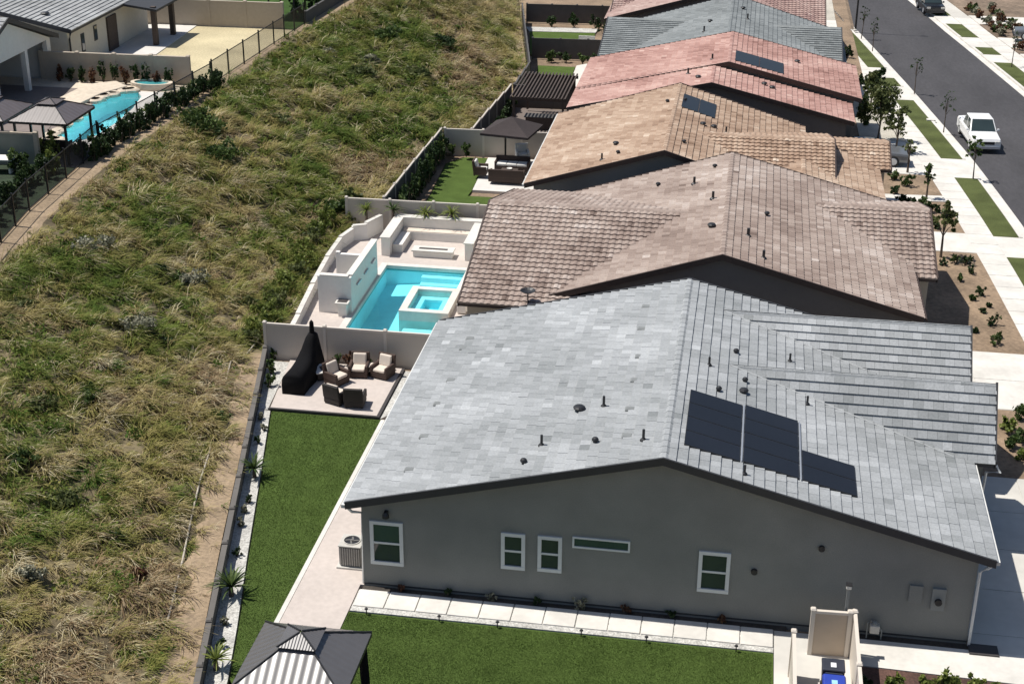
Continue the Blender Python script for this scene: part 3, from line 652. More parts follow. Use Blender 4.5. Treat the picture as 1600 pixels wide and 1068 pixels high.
# ------------------------------------------------------------------ fences
def fence(name, label, pts, h, m='vinyl_tan', mp='vinyl_light', step=2.4, thick=.06, z=None, cat='fence', cap=True, post=.13, group=None):
    zf = (lambda x, y: g(y)) if z is None else z
    t = thing(name, label, cat, (pts[0][0], pts[0][1], zf(*pts[0])), group)
    for (xa, ya), (xe, ye) in zip(pts[:-1], pts[1:]):
        L_ = math.hypot(xe-xa, ye-ya); n = max(1, round(L_/step)); rz = math.atan2(ye-ya, xe-xa)
        for k in range(n+1):
            if k == n and (xe, ye) != tuple(pts[-1]): continue
            f = k/n; x, y = xa+(xe-xa)*f, ya+(ye-ya)*f; zz = zf(x, y)
            mb = MB(); mb.box((x, y, zz+(h+.06)/2-.1), (post, post, h+.26), rz)
            if cap: mb.box((x, y, zz+h+.085), (post+.05, post+.05, .05), rz, .6)
            mb.build('post', mp, t)
        for k in range(n):
            f = (k+.5)/n; x, y = xa+(xe-xa)*f, ya+(ye-ya)*f; zz = zf(x, y); l = L_/n-post
            MB().box((x, y, zz+h/2-.05), (l, thick, h-.02), rz).build('panel', m, t)
            if cap: MB().box((x, y, zz+h-.02), (l, thick+.05, .09), rz).build('top_rail', mp, t)
    return t
def iron_fence(name, label, pts, h, z, step=2.4):
    t = thing(name, label, 'fence', (pts[0][0], pts[0][1], z))
    pk = MB()
    for (xa, ya), (xe, ye) in zip(pts[:-1], pts[1:]):
        L_ = math.hypot(xe-xa, ye-ya); n = max(1, round(L_/step)); rz = math.atan2(ye-ya, xe-xa)
        for k in range(n+1):
            if k == n and (xe, ye) != tuple(pts[-1]): continue
            f = k/n; MB().box((xa+(xe-xa)*f, ya+(ye-ya)*f, z+h/2), (.08, .08, h+.1), rz).build('post', 'black_metal', t)
        for zz in (.15, h-.1): MB().box(((xa+xe)/2, (ya+ye)/2, z+zz), (L_-.09, .035, .045), rz).build('rail', 'black_metal', t)
        m = int(L_/.13)
        for k in range(1, m):
            f = k/m; pk.box((xa+(xe-xa)*f, ya+(ye-ya)*f, z+h/2), (.018, .018, h-.12), rz)
    pk.build('picket', 'black_metal', t)['kind'] = 'stuff'
    return t
fx = lambda y: float(xb(y))+.12
fence('retaining_wall', 'long low grey retaining wall beside the gravel bed of the nearest lawn', [(fx(-18), -18), (fx(-8.1), -8.1), (fx(16.5), 16.5)], .58, mat('wall_grey', (.085, .082, .08), .85, .08, 4), mat('wall_cap', (.12, .11, .10), .85, .08, 4), 2.4, .14, None, 'wall', True, .17)
fence('yard_fence', 'tan panel fence between the nearest patio and the pool yard', [(-8.72, 16.62), (-.6, 16.66)], 1.72, 'vinyl_tan', 'vinyl_light', 2.55)
fence('yard_fence', 'tan panel fence behind the built-in bench of the pool yard', [(-9.6, 33.6), (0.0, 33.75)], 1.7, 'vinyl_tan', 'vinyl_light', 2.45)
fence('rear_fence', 'dark rear fence along the hedge of the umbrella yard', [(-7.62, 34.0), (-7.42, 48.2)], 1.7, 'fence_dark', 'vinyl_tan', 2.4)
fence('yard_fence', 'grey panel fence behind the umbrella and its patio', [(-7.2, 48.35), (0.1, 48.6)], 1.7, 'vinyl_tan', 'vinyl_light', 2.35)
fence('rear_fence', 'dark rear fence along the shaded pergola yard', [(-5.6, 48.9), (-5.2, 61.7)], 1.6, 'fence_dark', 'vinyl_tan', 2.5)
fence('yard_fence', 'dark panel fence behind the pergola', [(-5.0, 61.9), (.4, 62.1)], 1.6, 'fence_dark', 'fence_dark', 2.4)
fence('rear_fence', 'far rear fence beside the pale dirt path', [(-5.0, 62.2), (-5.1, 70), (-6.9, 80), (-9.6, 95)], 1.6, 'fence_dark', 'fence_dark', 3)
fence('yard_fence', 'dark panel fence between the two far lawns', [(-6.3, 79.5), (.5, 79.9)], 1.6, 'fence_dark', 'fence_dark', 2.6)
fence('yard_fence', 'farthest dark panel fence at the end of the row', [(-9.2, 95.2), (0, 95.8)], 1.6, 'fence_dark', 'fence_dark', 2.6)
# ------------------------------------------------------------------ lot 1 details
# concrete slabs laid along the gable wall
slab_row = thing('slab_walk', 'row of square white concrete slabs along the grey gable wall', 'walkway', (6.8, -.85, 0))
n = 13; x0, x1 = -.08, 13.5
for k in range(n):
    a = x0+(x1-x0)*k/n+.02; bq = x0+(x1-x0)*(k+1)/n-.02
    MB().box(((a+bq)/2, -.79+random.uniform(-.01, .01), .02+random.uniform(-.003, .004)), (bq-a, .94, .12)).build('slab', 'concrete_white', slab_row, bevel=.012)
sheet('gravel_strip', [(-.1, -1.52), (13.5, -1.5), (13.5, -.3), (-.1, -.3)], 'gravel_white', .035)
for k, px in enumerate((627, 700, 769, 838, 907, 978, 1049, 1127)):
    x, y = U(px, 918+(px-627)*.105, .05); kinds = ['tan', 'dark', 'tan', 'dark', 'large grey', 'reddish', 'dark', 'small brown']
    sz = .30 if k == 4 else .2
    bush('%s little shrub, number %s from the AC unit along the slab walk' % (kinds[k], ['one', 'two', 'three', 'four', 'five', 'six', 'seven', 'eight'][k]), x, -.17, .02, sz, min(sz, .22), sz*1.3, 260, .05, LEAF_RED if k in (0, 5, 7) else (LEAF_GREY if k in (2, 4) else LEAF_DARK), 20+k, group='little shrubs along the gable wall')
pl0 = None
for k, (px, py) in enumerate(((575, 952), (688, 964), (778, 975), (908, 992), (1010, 1000), (1150, 1015))):
    x, y = U(px, py, .05); y = -1.62
    if pl0 is None:
        pl0 = local_thing('path_light', '', 'path light', 'path lights along the slab walk'); mb = MB(); mb.tube([(0, 0, -.05), (0, 0, .2)], .02, 6); mb.build('stake', 'black_metal', pl0); mb = MB(); mb.lathe([(.02, .2), (.065, .21), (.04, .25), (.01, .26)], n=10); mb.build('lamp_shade', 'black_metal', pl0); q = pl0
    else: q = dup(pl0)
    q['label'] = 'black path light on the lawn edge, %s from the gazebo end' % ['first', 'second', 'third', 'fourth', 'fifth', 'sixth'][k]
    place(q, x, y, .01)
# AC condenser
x, y = -.72, 1.25
ac = thing('ac_unit', 'grey air conditioner condenser on the paver walk by the house corner', 'air conditioner', (x, y, .03))
MB().box((x, y, .06), (.92, .92, .07)).build('pad', 'concrete', ac)
MB().box((x, y, .48), (.74, .74, .76)).build('casing', 'ac_grey', ac, bevel=.05)
lv = MB()
for k in range(9):
    for s in (-1, 1):
        lv.box((x-.32+k*.08, y+s*.375, .48), (.02, .02, .68)); lv.box((x+s*.375, y-.32+k*.08, .48), (.02, .02, .68))
lv.build('louvre', 'ac_light', ac)['kind'] = 'stuff'
MB().box((x, y, .885), (.80, .80, .05)).build('top_plate', 'ac_light', ac, bevel=.02)
mb = MB(); mb.lathe([(.30, 0), (.30, .03), (.27, .03), (.27, 0)], (x, y, .91), 20); mb.build('fan_ring', 'ac_light', ac)
mb = MB(); mb.lathe([(.26, .0), (.26, .006)], (x, y, .911), 20); mb.build('fan_well', 'black_metal', ac)
mb = MB()
for k in range(4): mb.box((x+.12*math.cos(k*1.571), y+.12*math.sin(k*1.571), .925), (.22, .06, .012), k*1.571+.3)
mb.lathe([(.06, .92), (.05, .95)], (x, y, 0), 10); mb.build('fan', 'ac_grey', ac)
# plants of the gravel bed
for k, (px, py, L_, nn, mm) in enumerate(((398, 745, .95, 46, LEAF), (362, 930, 1.05, 52, LEAF), (338, 1045, .8, 36, LEAF_LIME))):
    x, y = U(px, py, .02)
    spiky(['tall spiky palm-like plant halfway along the gravel bed', 'big spiky palm-like plant in the gravel bed near the gazebo', 'yellow green spiky plant at the near end of the gravel bed'][k], x, y, .02, nn, L_, mm, 40+k, .35, .085)
for k, (px, py) in enumerate(((412, 672), (404, 692), (388, 785), (376, 822), (371, 868), (363, 905), (352, 975), (345, 1010), (408, 655), (383, 800))):
    x, y = U(px, py, .02)
    bush('small %s plant in the gravel bed, %s from the patio' % (['grey', 'dark', 'dark', 'grey', 'dark', 'dark', 'grey', 'dark', 'grey', 'grey'][k], ['second', 'third', 'fourth', 'sixth', 'seventh', 'eighth', 'ninth', 'tenth', 'first', 'fifth'][k]), x, y, .02, .2, .2, .3, 200, .055, LEAF_GREY if k in (0, 3, 6, 8, 9) else LEAF_DARK, 60+k, group='small plants of the gravel bed')
for k, (px, py, s) in enumerate(((424, 582, .28), (421, 604, .32), (428, 560, .24))):
    x, y = U(px, py, .05); bush('leafy green plant beside the black furniture cover, %s from the back fence' % ['second', 'third', 'first'][k], x, y, .02, s, s, s*1.8, 420, .07, LEAF, 80+k, group='plants beside the cover')
for k, px in enumerate((530, 548, 580, 612)):
    x = U(px, 568, .1)[0]; bush('low %s plant at the fence behind the armchairs, %s from the cover' % (['green', 'reddish', 'green', 'green'][k], ['first', 'second', 'third', 'fourth'][k]), x, 16.25, .1, .26, .2, .6, 300, .07, LEAF if k != 1 else LEAF_RED, 90+k, group='plants behind the armchairs')
# patio furniture
def armchair(label, frame='wicker', cush='cushion_beige', group=None):
    t = local_thing('armchair', label, 'armchair', group)
    MB().box((0, 0, .17), (.80, .78, .26)).build('base', frame, t, bevel=.03)
    for s in (-1, 1): MB().box((s*.36, -.02, .40), (.12, .76, .34)).build('arm', frame, t, bevel=.03)
    mb = MB(); mb.add([(-.42, .26, .28), (.42, .26, .28), (.42, .40, .28), (-.42, .40, .28), (-.40, .36, .92), (.40, .36, .92), (.40, .48, .90), (-.40, .48, .90)], [(0, 3, 2, 1), (4, 5, 6, 7), (0, 1, 5, 4), (1, 2, 6, 5), (2, 3, 7, 6), (3, 0, 4, 7)]); mb.build('backrest', frame, t, bevel=.03)
    MB().box((0, -.08, .37), (.58, .62, .13)).build('seat_cushion', cush, t, bevel=.05)
    mb = MB(); mb.add([(-.29, .12, .42), (.29, .12, .42), (.29, .27, .42), (-.29, .27, .42), (-.29, .24, .90), (.29, .24, .90), (.29, .36, .90), (-.29, .36, .90)], [(0, 3, 2, 1), (4, 5, 6, 7), (0, 1, 5, 4), (1, 2, 6, 5), (2, 3, 7, 6), (3, 0, 4, 7)]); mb.build('back_cushion', cush, t, bevel=.05)
    for sx in (-1, 1):
        for sy in (-1, 1): MB().box((sx*.34, sy*.33, .03), (.06, .06, .08)).build('leg', 'black_metal', t)
    return t
a0 = armchair('brown wicker armchair with beige cushions, left one by the back fence', group='patio armchairs'); x, y = U(559, 590, .1); place(a0, x, y+.3, .11, .08)
a1 = dup(a0, 'brown wicker armchair with beige cushions, right one by the back fence'); x, y = U(596, 592, .1); place(a1, x, y+.3, .11, -.3)
a2 = dup(a0, 'wicker armchair turned sideways next to the black furniture cover'); x, y = U(523, 603, .1); place(a2, x, y+.35, .11, 1.05)
a3 = armchair('dark wicker armchair with its back to the lawn, left of the pair', 'wicker_dark', group='patio armchairs'); x, y = U(524, 632, .1); place(a3, x, y+.3, .11, 2.75)
a4 = dup(a3, 'dark wicker armchair with its back to the lawn, right of the pair'); x, y = U(553, 636, .1); place(a4, x, y+.25, .11, 3.2)
st = local_thing('side_table', 'small round side table with pots between the two brown armchairs', 'table'); MB().lathe([(.22, .42), (.22, .46)], n=16).build('table_top', 'cushion_beige', st); MB().tube([(0, 0, .03), (0, 0, .42)], .04, 8).build('leg', 'wicker', st); MB().lathe([(.2, 0), (.2, .03)], n=16).build('base', 'wicker', st); x, y = U(578, 588, .1); place(st, x, y+.2, .11)
ft = local_thing('fire_table', 'low dark square fire table in the middle of the patio chairs', 'table'); MB().box((0, 0, .19), (.8, .8, .34)).build('base', 'wicker_dark', ft, bevel=.02); MB().box((0, 0, .385), (.92, .92, .05)).build('table_top', 'cushion_white', ft, bevel=.01); MB().box((0, 0, .415), (.4, .4, .01)).build('burner_tray', 'border_dark', ft); x, y = U(508, 588, .1); place(ft, x, y, .11, .5)
# black cover
x, y = U(440, 615, .1); cv = thing('furniture_cover', 'large black fabric cover over furniture, peaked round an umbrella pole', 'cover', (x+.5, y, .1))
sec = [(0, .80, .47), (.06, .92, .48), (.7, .98, .47), (1.35, 1.06, .45), (1.75, 1.5, .40), (2.0, 1.82, .34), (2.35, 1.9, .30), (2.6, 1.75, .30), (2.72, .9, .32)]
rings = []
for dy, hh, ww in sec:
    cx, cyy = x+.5+dy*.10, y+dy; r = []
    for k in range(14):
        f = k/13; a = math.pi*f; px_ = -math.cos(a); pz = math.sin(a)**.45
        wob = .03*math.sin(9*f+dy*4)
        r.append((cx+(ww+wob)*math.copysign(abs(px_)**.6, px_)*(1-.18*pz*(hh > 1.1)), cyy+wob*.6, .1+hh*pz+.012))
    rings.append(r)
mb = MB(); mb.loft(rings); mb.build('cover_fabric', 'black_cover', cv, True)
px_, py_ = x+.5+.24, y+2.3
MB().tube([(px_, py_, 1.8), (px_, py_, 1.95), (px_, py_, 2.45), (px_, py_, 2.55)], [.14, .11, .09, .02], 10).build('umbrella_sleeve', 'black_cover', cv)

# ------------------------------------------------------------------ gazebos
def gazebo(label, cx, cy, z0, hx, hy, he, ht, panel, frame='black_metal', ribs=13, group=None):
    """hard-top gazebo: corrugated hip roof in two tiers on four posts"""
    t = thing('gazebo', label, 'gazebo', (cx, cy, z0), group)
    def hip(hx, hy, za, tx, ty, zb, name):
        for s in range(4):
            # side s: outer edge from p to q, inner edge from P to Q
            c = [(-1, -1), (1, -1), (1, 1), (-1, 1)]; p = c[s]; q = c[(s+1) % 4]
            p0 = Vector((cx+p[0]*hx, cy+p[1]*hy, z0+za)); q0 = Vector((cx+q[0]*hx, cy+q[1]*hy, z0+za)); p1 = Vector((cx+p[0]*tx, cy+p[1]*ty, z0+zb)); q1 = Vector((cx+q[0]*tx, cy+q[1]*ty, z0+zb))
            nrm = (q0-p0).cross(p1-p0).normalized(); L0 = (q0-p0).length; un = (q0-p0).normalized()
            V = []; F = []; seg = ribs*6
            mid0 = (p0+q0)/2; mid1 = (p1+q1)/2
            for k in range(seg+1):
                d = (k/seg-.5)*L0; ad = abs(d)
                # line runs straight up the slope until it meets the hip
                lim = (L0/2-ad)/max(1e-6, (L0/2-(q1-p1).length/2)); f = min(1, max(0, lim))
                bot = mid0+un*d; topv = bot+(mid1-mid0)*f
                wv = .0042*(1-math.cos(2*math.pi*k/6))*13/ribs
                V += [bot+nrm*wv, topv+nrm*wv]
            F = [(2*k, 2*k+2, 2*k+3, 2*k+1) for k in range(seg)]
            m2 = MB(); m2.add(V, F); m2.build(name, panel, t, True)
        for s in (-1, 1):
            for u in (-1, 1): MB().tube([(cx+s*hx, cy+u*hy, z0+za+.02), (cx+s*tx, cy+u*ty, z0+zb+.02)], .03, 6).build('hip_trim', frame, t)
    cap = .24
    hip(hx, hy, he, hx*cap, hy*cap, he+(ht-he)*.74, 'roof_panel')
    hip(hx*cap*1.45, hy*cap*1.45, he+(ht-he)*.72+.06, .03, .03, ht, 'cap_panel')
    for s in (-1, 1):
        MB().box((cx+s*(hx-.02), cy, z0+he-.06), (.06, 2*hy, .12)).build('roof_beam', frame, t); MB().box((cx, cy+s*(hy-.02), z0+he-.06), (2*hx-.1, .06, .12)).build('roof_beam', frame, t)
        for u in (-1, 1):
            MB().box((cx+s*(hx-.22), cy+u*(hy-.22), z0+he/2-.06), (.11, .11, he-.1)).build('post', frame, t)
            MB().box((cx+s*(hx-.22), cy+u*(hy-.22), z0+.03), (.24, .24, .06)).build('post_foot', frame, t)
    return t
sheet('gazebo_pad', [(-1.5, -9.3), (1.95, -9.3), (1.95, -5.7), (-1.5, -5.7)], 'paver_pale', .03)
gz = gazebo('dark hard-top gazebo with corrugated roof standing on the near lawn', .22, -7.45, .03, 1.6, 1.57, 2.42, 3.35, 'gaz_panel')
# curtain bunched at the right posts, and sofa under the roof
for yy_ in (-8.75, -6.1):
    rings = []
    for zz in np.linspace(.1, 2.3, 7):
        rings.append([(1.62+(.12+.03*math.sin(3*a+zz*2))*math.cos(a), yy_+(.16+.03*math.cos(4*a))*math.sin(a), zz) for a in np.linspace(0, 2*math.pi, 12, endpoint=False)])
    mb = MB(); mb.loft(rings); mb.build('curtain', 'black_cover', gz, True)
sf = local_thing('outdoor_sofa', 'dark outdoor sofa with white cushions under the gazebo edge', 'sofa'); MB().box((0, 0, .2), (.8, 1.7, .34)).build('base', 'wicker_dark', sf, bevel=.03); MB().box((0, 0, .43), (.74, 1.6, .14)).build('seat_cushion', 'cushion_white', sf, bevel=.04); MB().box((.36, 0, .55), (.14, 1.7, .5)).build('backrest', 'wicker_dark', sf, bevel=.03)
place(sf, 2.35, -8.3, .0)
# ------------------------------------------------------------------ bin enclosure at the right
fence('side_fence', 'short tan vinyl side fence left of the blue bin', [(14.0, -9.3), (14.0, -2.6)], 1.62, 'vinyl_light', 'vinyl_light', 2.8)
fence('bin_screen', 'tan vinyl screen panel right behind the blue bin', [(14.6, -1.35), (15.72, -1.3)], 1.62, mat('vinyl_warm', (.44, .36, .28), .6, .05, 3), 'vinyl_light', 1.3)
fence('side_fence', 'tan vinyl side fence right of the blue bin', [(15.86, -9.3), (15.86, -1.25)], 1.62, 'vinyl_light', 'vinyl_light', 2.7)
lp = thing('post_lamp', 'slim grey post lamp with white head at the bin screen', 'lamp', (15.6, -1.1, 0)); MB().box((15.6, -1.1, 1.2), (.09, .09, 2.4)).build('post', 'meter_grey', lp); MB().box((15.6, -1.1, 2.44), (.16, .16, .13)).build('lamp_head', 'lamp_glass', lp, bevel=.02); MB().box((15.6, -1.1, 2.52), (.19, .19, .03)).build('lamp_cap', 'black_metal', lp)
bn = thing('recycling_bin', 'blue wheeled recycling bin with dark lid in the side yard', 'bin', (15.2, -4.100, .02))
MB().add([(14.92, -4.370, .08), (15.48, -4.370, .08), (15.48, -3.800, .08), (14.92, -3.800, .08), (14.87, -4.470, .98), (15.53, -4.470, .98), (15.53, -3.730, .98), (14.87, -3.730, .98)], [(0, 3, 2, 1), (4, 5, 6, 7), (0, 1, 5, 4), (1, 2, 6, 5), (2, 3, 7, 6), (3, 0, 4, 7)]).build('body', 'bin_blue', bn, bevel=.03)
MB().add([(14.85, -4.500, .985), (15.55, -4.500, .985), (15.55, -3.710, .985), (14.85, -3.710, .985), (14.9, -4.450, 1.03), (15.5, -4.450, 1.03), (15.5, -3.770, 1.10), (14.9, -3.770, 1.10)], [(0, 3, 2, 1), (4, 5, 6, 7), (0, 1, 5, 4), (1, 2, 6, 5), (2, 3, 7, 6), (3, 0, 4, 7)]).build('lid', 'bin_blue', bn, bevel=.02)
MB().box((15.2, -3.650, 1.02), (.5, .05, .05)).build('handle', 'bin_lid', bn)
MB().box((15.2, -4.130, 1.088), (.17, .2, .006)).build('lid_label', 'label_blue', bn)
for s in (-1, 1): MB().tube([(15.2+s*.25, -3.800, .12), (15.2+s*.31, -3.800, .12)], .11, 14).build('wheel', 'rubber', bn)
b2_ = thing('trash_bin', 'black wheeled bin behind the blue bin', 'bin', (15.2, -3.200, .02))
MB().add([(14.92, -3.430, .08), (15.48, -3.430, .08), (15.48, -2.950, .08), (14.92, -2.950, .08), (14.87, -3.490, .98), (15.53, -3.490, .98), (15.53, -2.910, .98), (14.87, -2.910, .98)], [(0, 3, 2, 1), (4, 5, 6, 7), (0, 1, 5, 4), (1, 2, 6, 5), (2, 3, 7, 6), (3, 0, 4, 7)]).build('body', 'bin_lid', b2_, bevel=.03)
MB().box((15.2, -3.200, 1.02), (.70, .62, .06), 0, .92).build('lid', 'bin_lid', b2_, bevel=.02); MB().box((15.2, -3.250, 1.056), (.16, .22, .006)).build('lid_label', 'label_white', b2_)
for s in (-1, 1): MB().tube([(15.2+s*.25, -2.970, .12), (15.2+s*.31, -2.970, .12)], .11, 14).build('wheel', 'rubber', b2_)
sheet('side_walk_strip', [(16.12, -1.7), (23.5, -1.95), (23.5, -.35), (16.12, -.3)], 'concrete_white', .03)
sheet('mulch_bed', [(16.12, -9), (24, -9), (24, -1.98), (16.12, -1.74)], 'mulch', .02)
sheet('planting_strip', [(16.12, -.28), (19.6, -.33), (19.6, -.02), (16.12, -.02)], 'dark_soil', .022)
MB_ = MB(); MB_.box((19.98, -.3, .05), (.9, .55, .05)); tag(MB_.build('door_mat', 'border_dark'), 'black mat on the concrete at the right house corner', 'mat')
hs = thing('gas_meter', 'small gas meter with pipes at the foot of the gable wall', 'gas meter', (16.6, -.2, 0))
MB().box((16.62, -.22, .42), (.3, .22, .3)).build('meter_body', 'ac_light', hs, bevel=.03); MB().tube([(16.4, -.2, .0), (16.4, -.2, .6), (16.5, -.2, .68), (16.62, -.2, .6)], .025, 6).build('pipe', 'meter_grey', hs); MB().tube([(16.85, -.2, .0), (16.85, -.2, .35), (16.75, -.2, .42)], .025, 6).build('pipe', 'meter_grey', hs); MB().lathe([(.08, .55), (.1, .62), (.05, .68)], (16.62, -.22, 0), 10).build('regulator', 'meter_grey', hs)
for k, (px, py, s) in enumerate(((1395, 1062, .4), (1440, 1068, .45), (1480, 1060, .5), (1520, 1066, .4), (1560, 1068, .35), (1350, 1055, .3))):
    x, y = U(px, py+14, .1); bush('yellow green shrub in the dark mulch bed, %s from the bin enclosure' % ['second', 'third', 'fourth', 'fifth', 'sixth', 'first'][k], x, y, .02, s, s, s*1.2, 500, .09, LEAF_LIME if k < 5 else LEAF_DARK, 120+k, group='shrubs of the mulch bed')

# ------------------------------------------------------------------ pool yard (lot 2)
DZ = .06
def pool_deck():
    px0, px1, py0, py1 = -6.15, -1.95, 20.0, 28.35     # water's outline
    out = [(-9.0, 33.4), (-8.5, 17.0), (1.2, 17.0), (1.2, 33.4)]
    for p in ([(-8.45, 17.0), (px0-.3, 17.0), (px0-.3, 33.4), (-9.0, 33.4), (-9.05, 26)], [(px0-.3, 17), (-.02, 17), (-.02, py0-.3), (px0-.3, py0-.3)], [(px0-.3, py1+.3), (.0, py1+.3), (.0, 33.4), (px0-.3, 33.4)], [(px1+.3, py0-.3), (-.02, py0-.3), (-.02, py1+.3), (px1+.3, py1+.3)]):
        sheet('pool_deck', p, 'paver_pale', DZ, depth=1.2)
    cp = thing('pool', 'rectangular turquoise swimming pool with white coping in the second yard', 'pool', (-4, 24, -1.3))
    for c, d in (((px0-.13, (py0+py1)/2, 0), (.34, py1-py0+.6, .2)), ((px1+.13, (py0+py1)/2, 0), (.34, py1-py0+.6, .2)), (((px0+px1)/2, py0-.13, 0), (px1-px0-.08, .34, .2)), (((px0+px1)/2, py1+.13, 0), (px1-px0-.08, .34, .2))):
        MB().box((c[0], c[1], DZ-.06), d).build('coping', 'concrete_white', cp, bevel=.015)
    m = MB(); zf = -1.25
    # basin: floor with a shallow shelf at the far right and near right, side walls
    m.add([(px0, py0, zf), (px1, py0, -.75), (px1, py1, -.6), (px0, py1, -1.0)], [(0, 1, 2, 3)])
    m.add([(px0, py0, zf), (px0, py1, -1.0), (px0, py1, .0), (px0, py0, .0)], [(0, 1, 2, 3)])
    m.add([(px1, py0, -.75), (px1, py1, -.6), (px1, py1, .0), (px1, py0, .0)], [(3, 2, 1, 0)])
    m.add([(px0, py0, zf), (px1, py0, -.75), (px1, py0, .0), (px0, py0, .0)], [(3, 2, 1, 0)])
    m.add([(px0, py1, -1.0), (px1, py1, -.6), (px1, py1, .0), (px0, py1, .0)], [(0, 1, 2, 3)])
    m.build('basin', 'pool_plaster_deep', cp)
    for k, dd in enumerate((.3, .55)): MB().box(((px0+px1)/2+.9, py1-.22-.42*k, -.75+.0), (2.2, .44, 1.5-2*dd)).build('step', 'pool_plaster', cp)
    MB().prism([(-3.7, py0+.02), (px1-.02, py0+.02), (px1-.02, 21.6), (-3.7, 21.6)], -1.3, -.32).build('sun_shelf', 'pool_plaster', cp)
    for c, d in (((px0+.02, (py0+py1)/2), (.03, py1-py0)), ((px1-.02, (py0+py1)/2), (.03, py1-py0)), (((px0+px1)/2, py0+.02), (px1-px0-.1, .03)), (((px0+px1)/2, py1-.02), (px1-px0-.1, .03))): MB().box((c[0], c[1], -.09), (d[0], d[1], .16)).build('waterline_tile', 'tile_teal', cp)
    m = MB(); m.add([(px0, py0, -.07), (px1, py0, -.07), (px1, py1, -.07), (px0, py1, -.07)], [(0, 1, 2, 3)]); m.build('water', 'pool_water', cp)
    # spa: raised square basin inside the pool's right half
    sp = thing('spa', 'raised square white spa basin set into the turquoise pool', 'spa', (-2.85, 23.5, -1.2))
    x0, x1, y0, y1, zt = -4.0, -1.62, 21.95, 25.05, .42; t = .34
    for c, d in ((((x0+x1)/2, y0+t/2), (x1-x0, t)), (((x0+x1)/2, y1-t/2), (x1-x0, t)), ((x0+t/2, (y0+y1)/2), (t, y1-y0-2*t)), ((x1-t/2, (y0+y1)/2), (t, y1-y0-2*t))):
        MB().box((c[0], c[1], (zt-1.3)/2), (d[0], d[1], zt+1.3)).build('side_wall', 'concrete_white', sp)
    MB().box(((x0+x1)/2, (y0+y1)/2, -.55), (x1-x0-2*t, y1-y0-2*t, .3)).build('floor', 'pool_plaster', sp)
    for s in (-1, 1): MB().box(((x0+x1)/2, (y0+y1)/2+s*((y1-y0)/2-t-.2), -.2), (x1-x0-2*t, .4, .5)).build('seat', 'pool_plaster', sp)
    for s in (-1, 1): MB().box(((x0+x1)/2+s*((x1-x0)/2-t-.2), (y0+y1)/2, -.2), (.4, y1-y0-2*t-.8, .5)).build('seat', 'pool_plaster', sp)
    MB().add([(x0+t, y0+t, .3), (x1-t, y0+t, .3), (x1-t, y1-t, .3), (x0+t, y1-t, .3)], [(0, 1, 2, 3)]).build('water', 'pool_water', sp)
pool_deck()
# raised white water wall with a walled niche behind it
ww = thing('water_wall', 'tall white stucco wall box at the left side of the pool', 'wall', (-7.1, 24, .06))
for (cx, cy, dx, dy, h) in ((-7.05, 22.05, 1.62, .22, 1.85), (-6.36, 24.55, .24, 4.75, 1.85), (-7.75, 25.2, .2, .2, 1.85), (-7.1, 25.2, 1.2, .22, 1.75)):
    MB().box((cx, cy, .06+h/2-.1), (dx, dy, h+.2)).build('wall', 'stucco_white', ww, bevel=.01)
MB().box((-6.36, 24.55, 1.96), (.32, 4.83, .07)).build('cap', 'concrete_white', ww); MB().box((-7.06, 22.05, 1.955), (1.36, .3, .06)).build('cap', 'concrete_white', ww)
for k, y in enumerate((23.2, 24.6, 26.0)): MB().box((-6.2, y, 1.2), (.1, .7, .06)).build('spout', 'alu', ww)
pd = thing('pedestal', 'small white square pedestal fountain at the pool corner', 'pedestal', U(406*.0+537, 492, .06)+(.06,))
x, y = U(537, 492, .06); MB().box((x, y, .38), (.42, .42, .66)).build('column', 'stucco_white', pd, bevel=.02); MB().box((x, y, .75), (.66, .66, .1)).build('bowl', 'concrete_white', pd, bevel=.03); MB().box((x, y, .805), (.46, .46, .02)).build('bowl_water', 'border_dark', pd)
# stepped white perimeter wall
pw = thing('perimeter_wall', 'low stepped white wall along the hillside edge of the pool yard', 'wall', (-8.6, 25, 0))
pts = [(-8.15, 17.3), (-8.4, 20.4), (-8.75, 24), (-9.0, 27.5), (-9.05, 30.2), (-8.75, 31.6), (-8.1, 31.9), (-7.6, 33.2)]
hts = [.5, .55, .6, .65, .7, .85, .95]
for k, ((xa, ya), (xe, ye)) in enumerate(zip(pts[:-1], pts[1:])):
    L_ = math.hypot(xe-xa, ye-ya); rz = math.atan2(ye-ya, xe-xa)
    MB().box(((xa+xe)/2, (ya+ye)/2, hts[k]/2-.1), (L_+.1, .16+.004*k, hts[k]+.2), rz).build('wall', 'stucco_white', pw)
    n = max(1, round(L_/1.0))
    for j in range(n):
        f = (j+.5)/n; MB().box((xa+(xe-xa)*f, ya+(ye-ya)*f, hts[k]+.035), (L_/n-.02, .24, .07+.004*(j % 2)), rz).build('cap_block', 'concrete_white', pw, bevel=.01)
# built-in bench and fire pit
bb = thing('built_in_bench', 'U-shaped white built-in bench by the far end of the pool', 'bench', (-4.3, 32, .06))
for c, d in (((-4.35, 32.95), (4.6, .4, 1.0)), ((-6.5, 31.2), (.45, 3.1, 1.0)), ((-2.1, 31.2), (.45, 3.1, .95))): MB().box((c[0], c[1], .06+d[2]/2), d).build('backrest_wall', 'stucco_white', bb, bevel=.01)
MB().box((-4.3, 32.45, .28), (3.9, .55, .44)).build('seat', 'stucco_white', bb); MB().box((-6.0, 31.2, .28), (.5, 1.9, .44)).build('seat', 'stucco_white', bb)
MB().box((-4.35, 32.95, 1.09), (4.7, .48, .06)).build('cap', 'concrete_white', bb); MB().box((-6.5, 31.1, 1.095), (.53, 3.15, .06)).build('cap', 'concrete_white', bb); MB().box((-2.1, 31.1, 1.04), (.53, 3.15, .06)).build('cap', 'concrete_white', bb)
MB().box((-4.3, 32.45, .53), (3.8, .5, .06)).build('seat_cushion', 'cushion_beige', bb, bevel=.02)
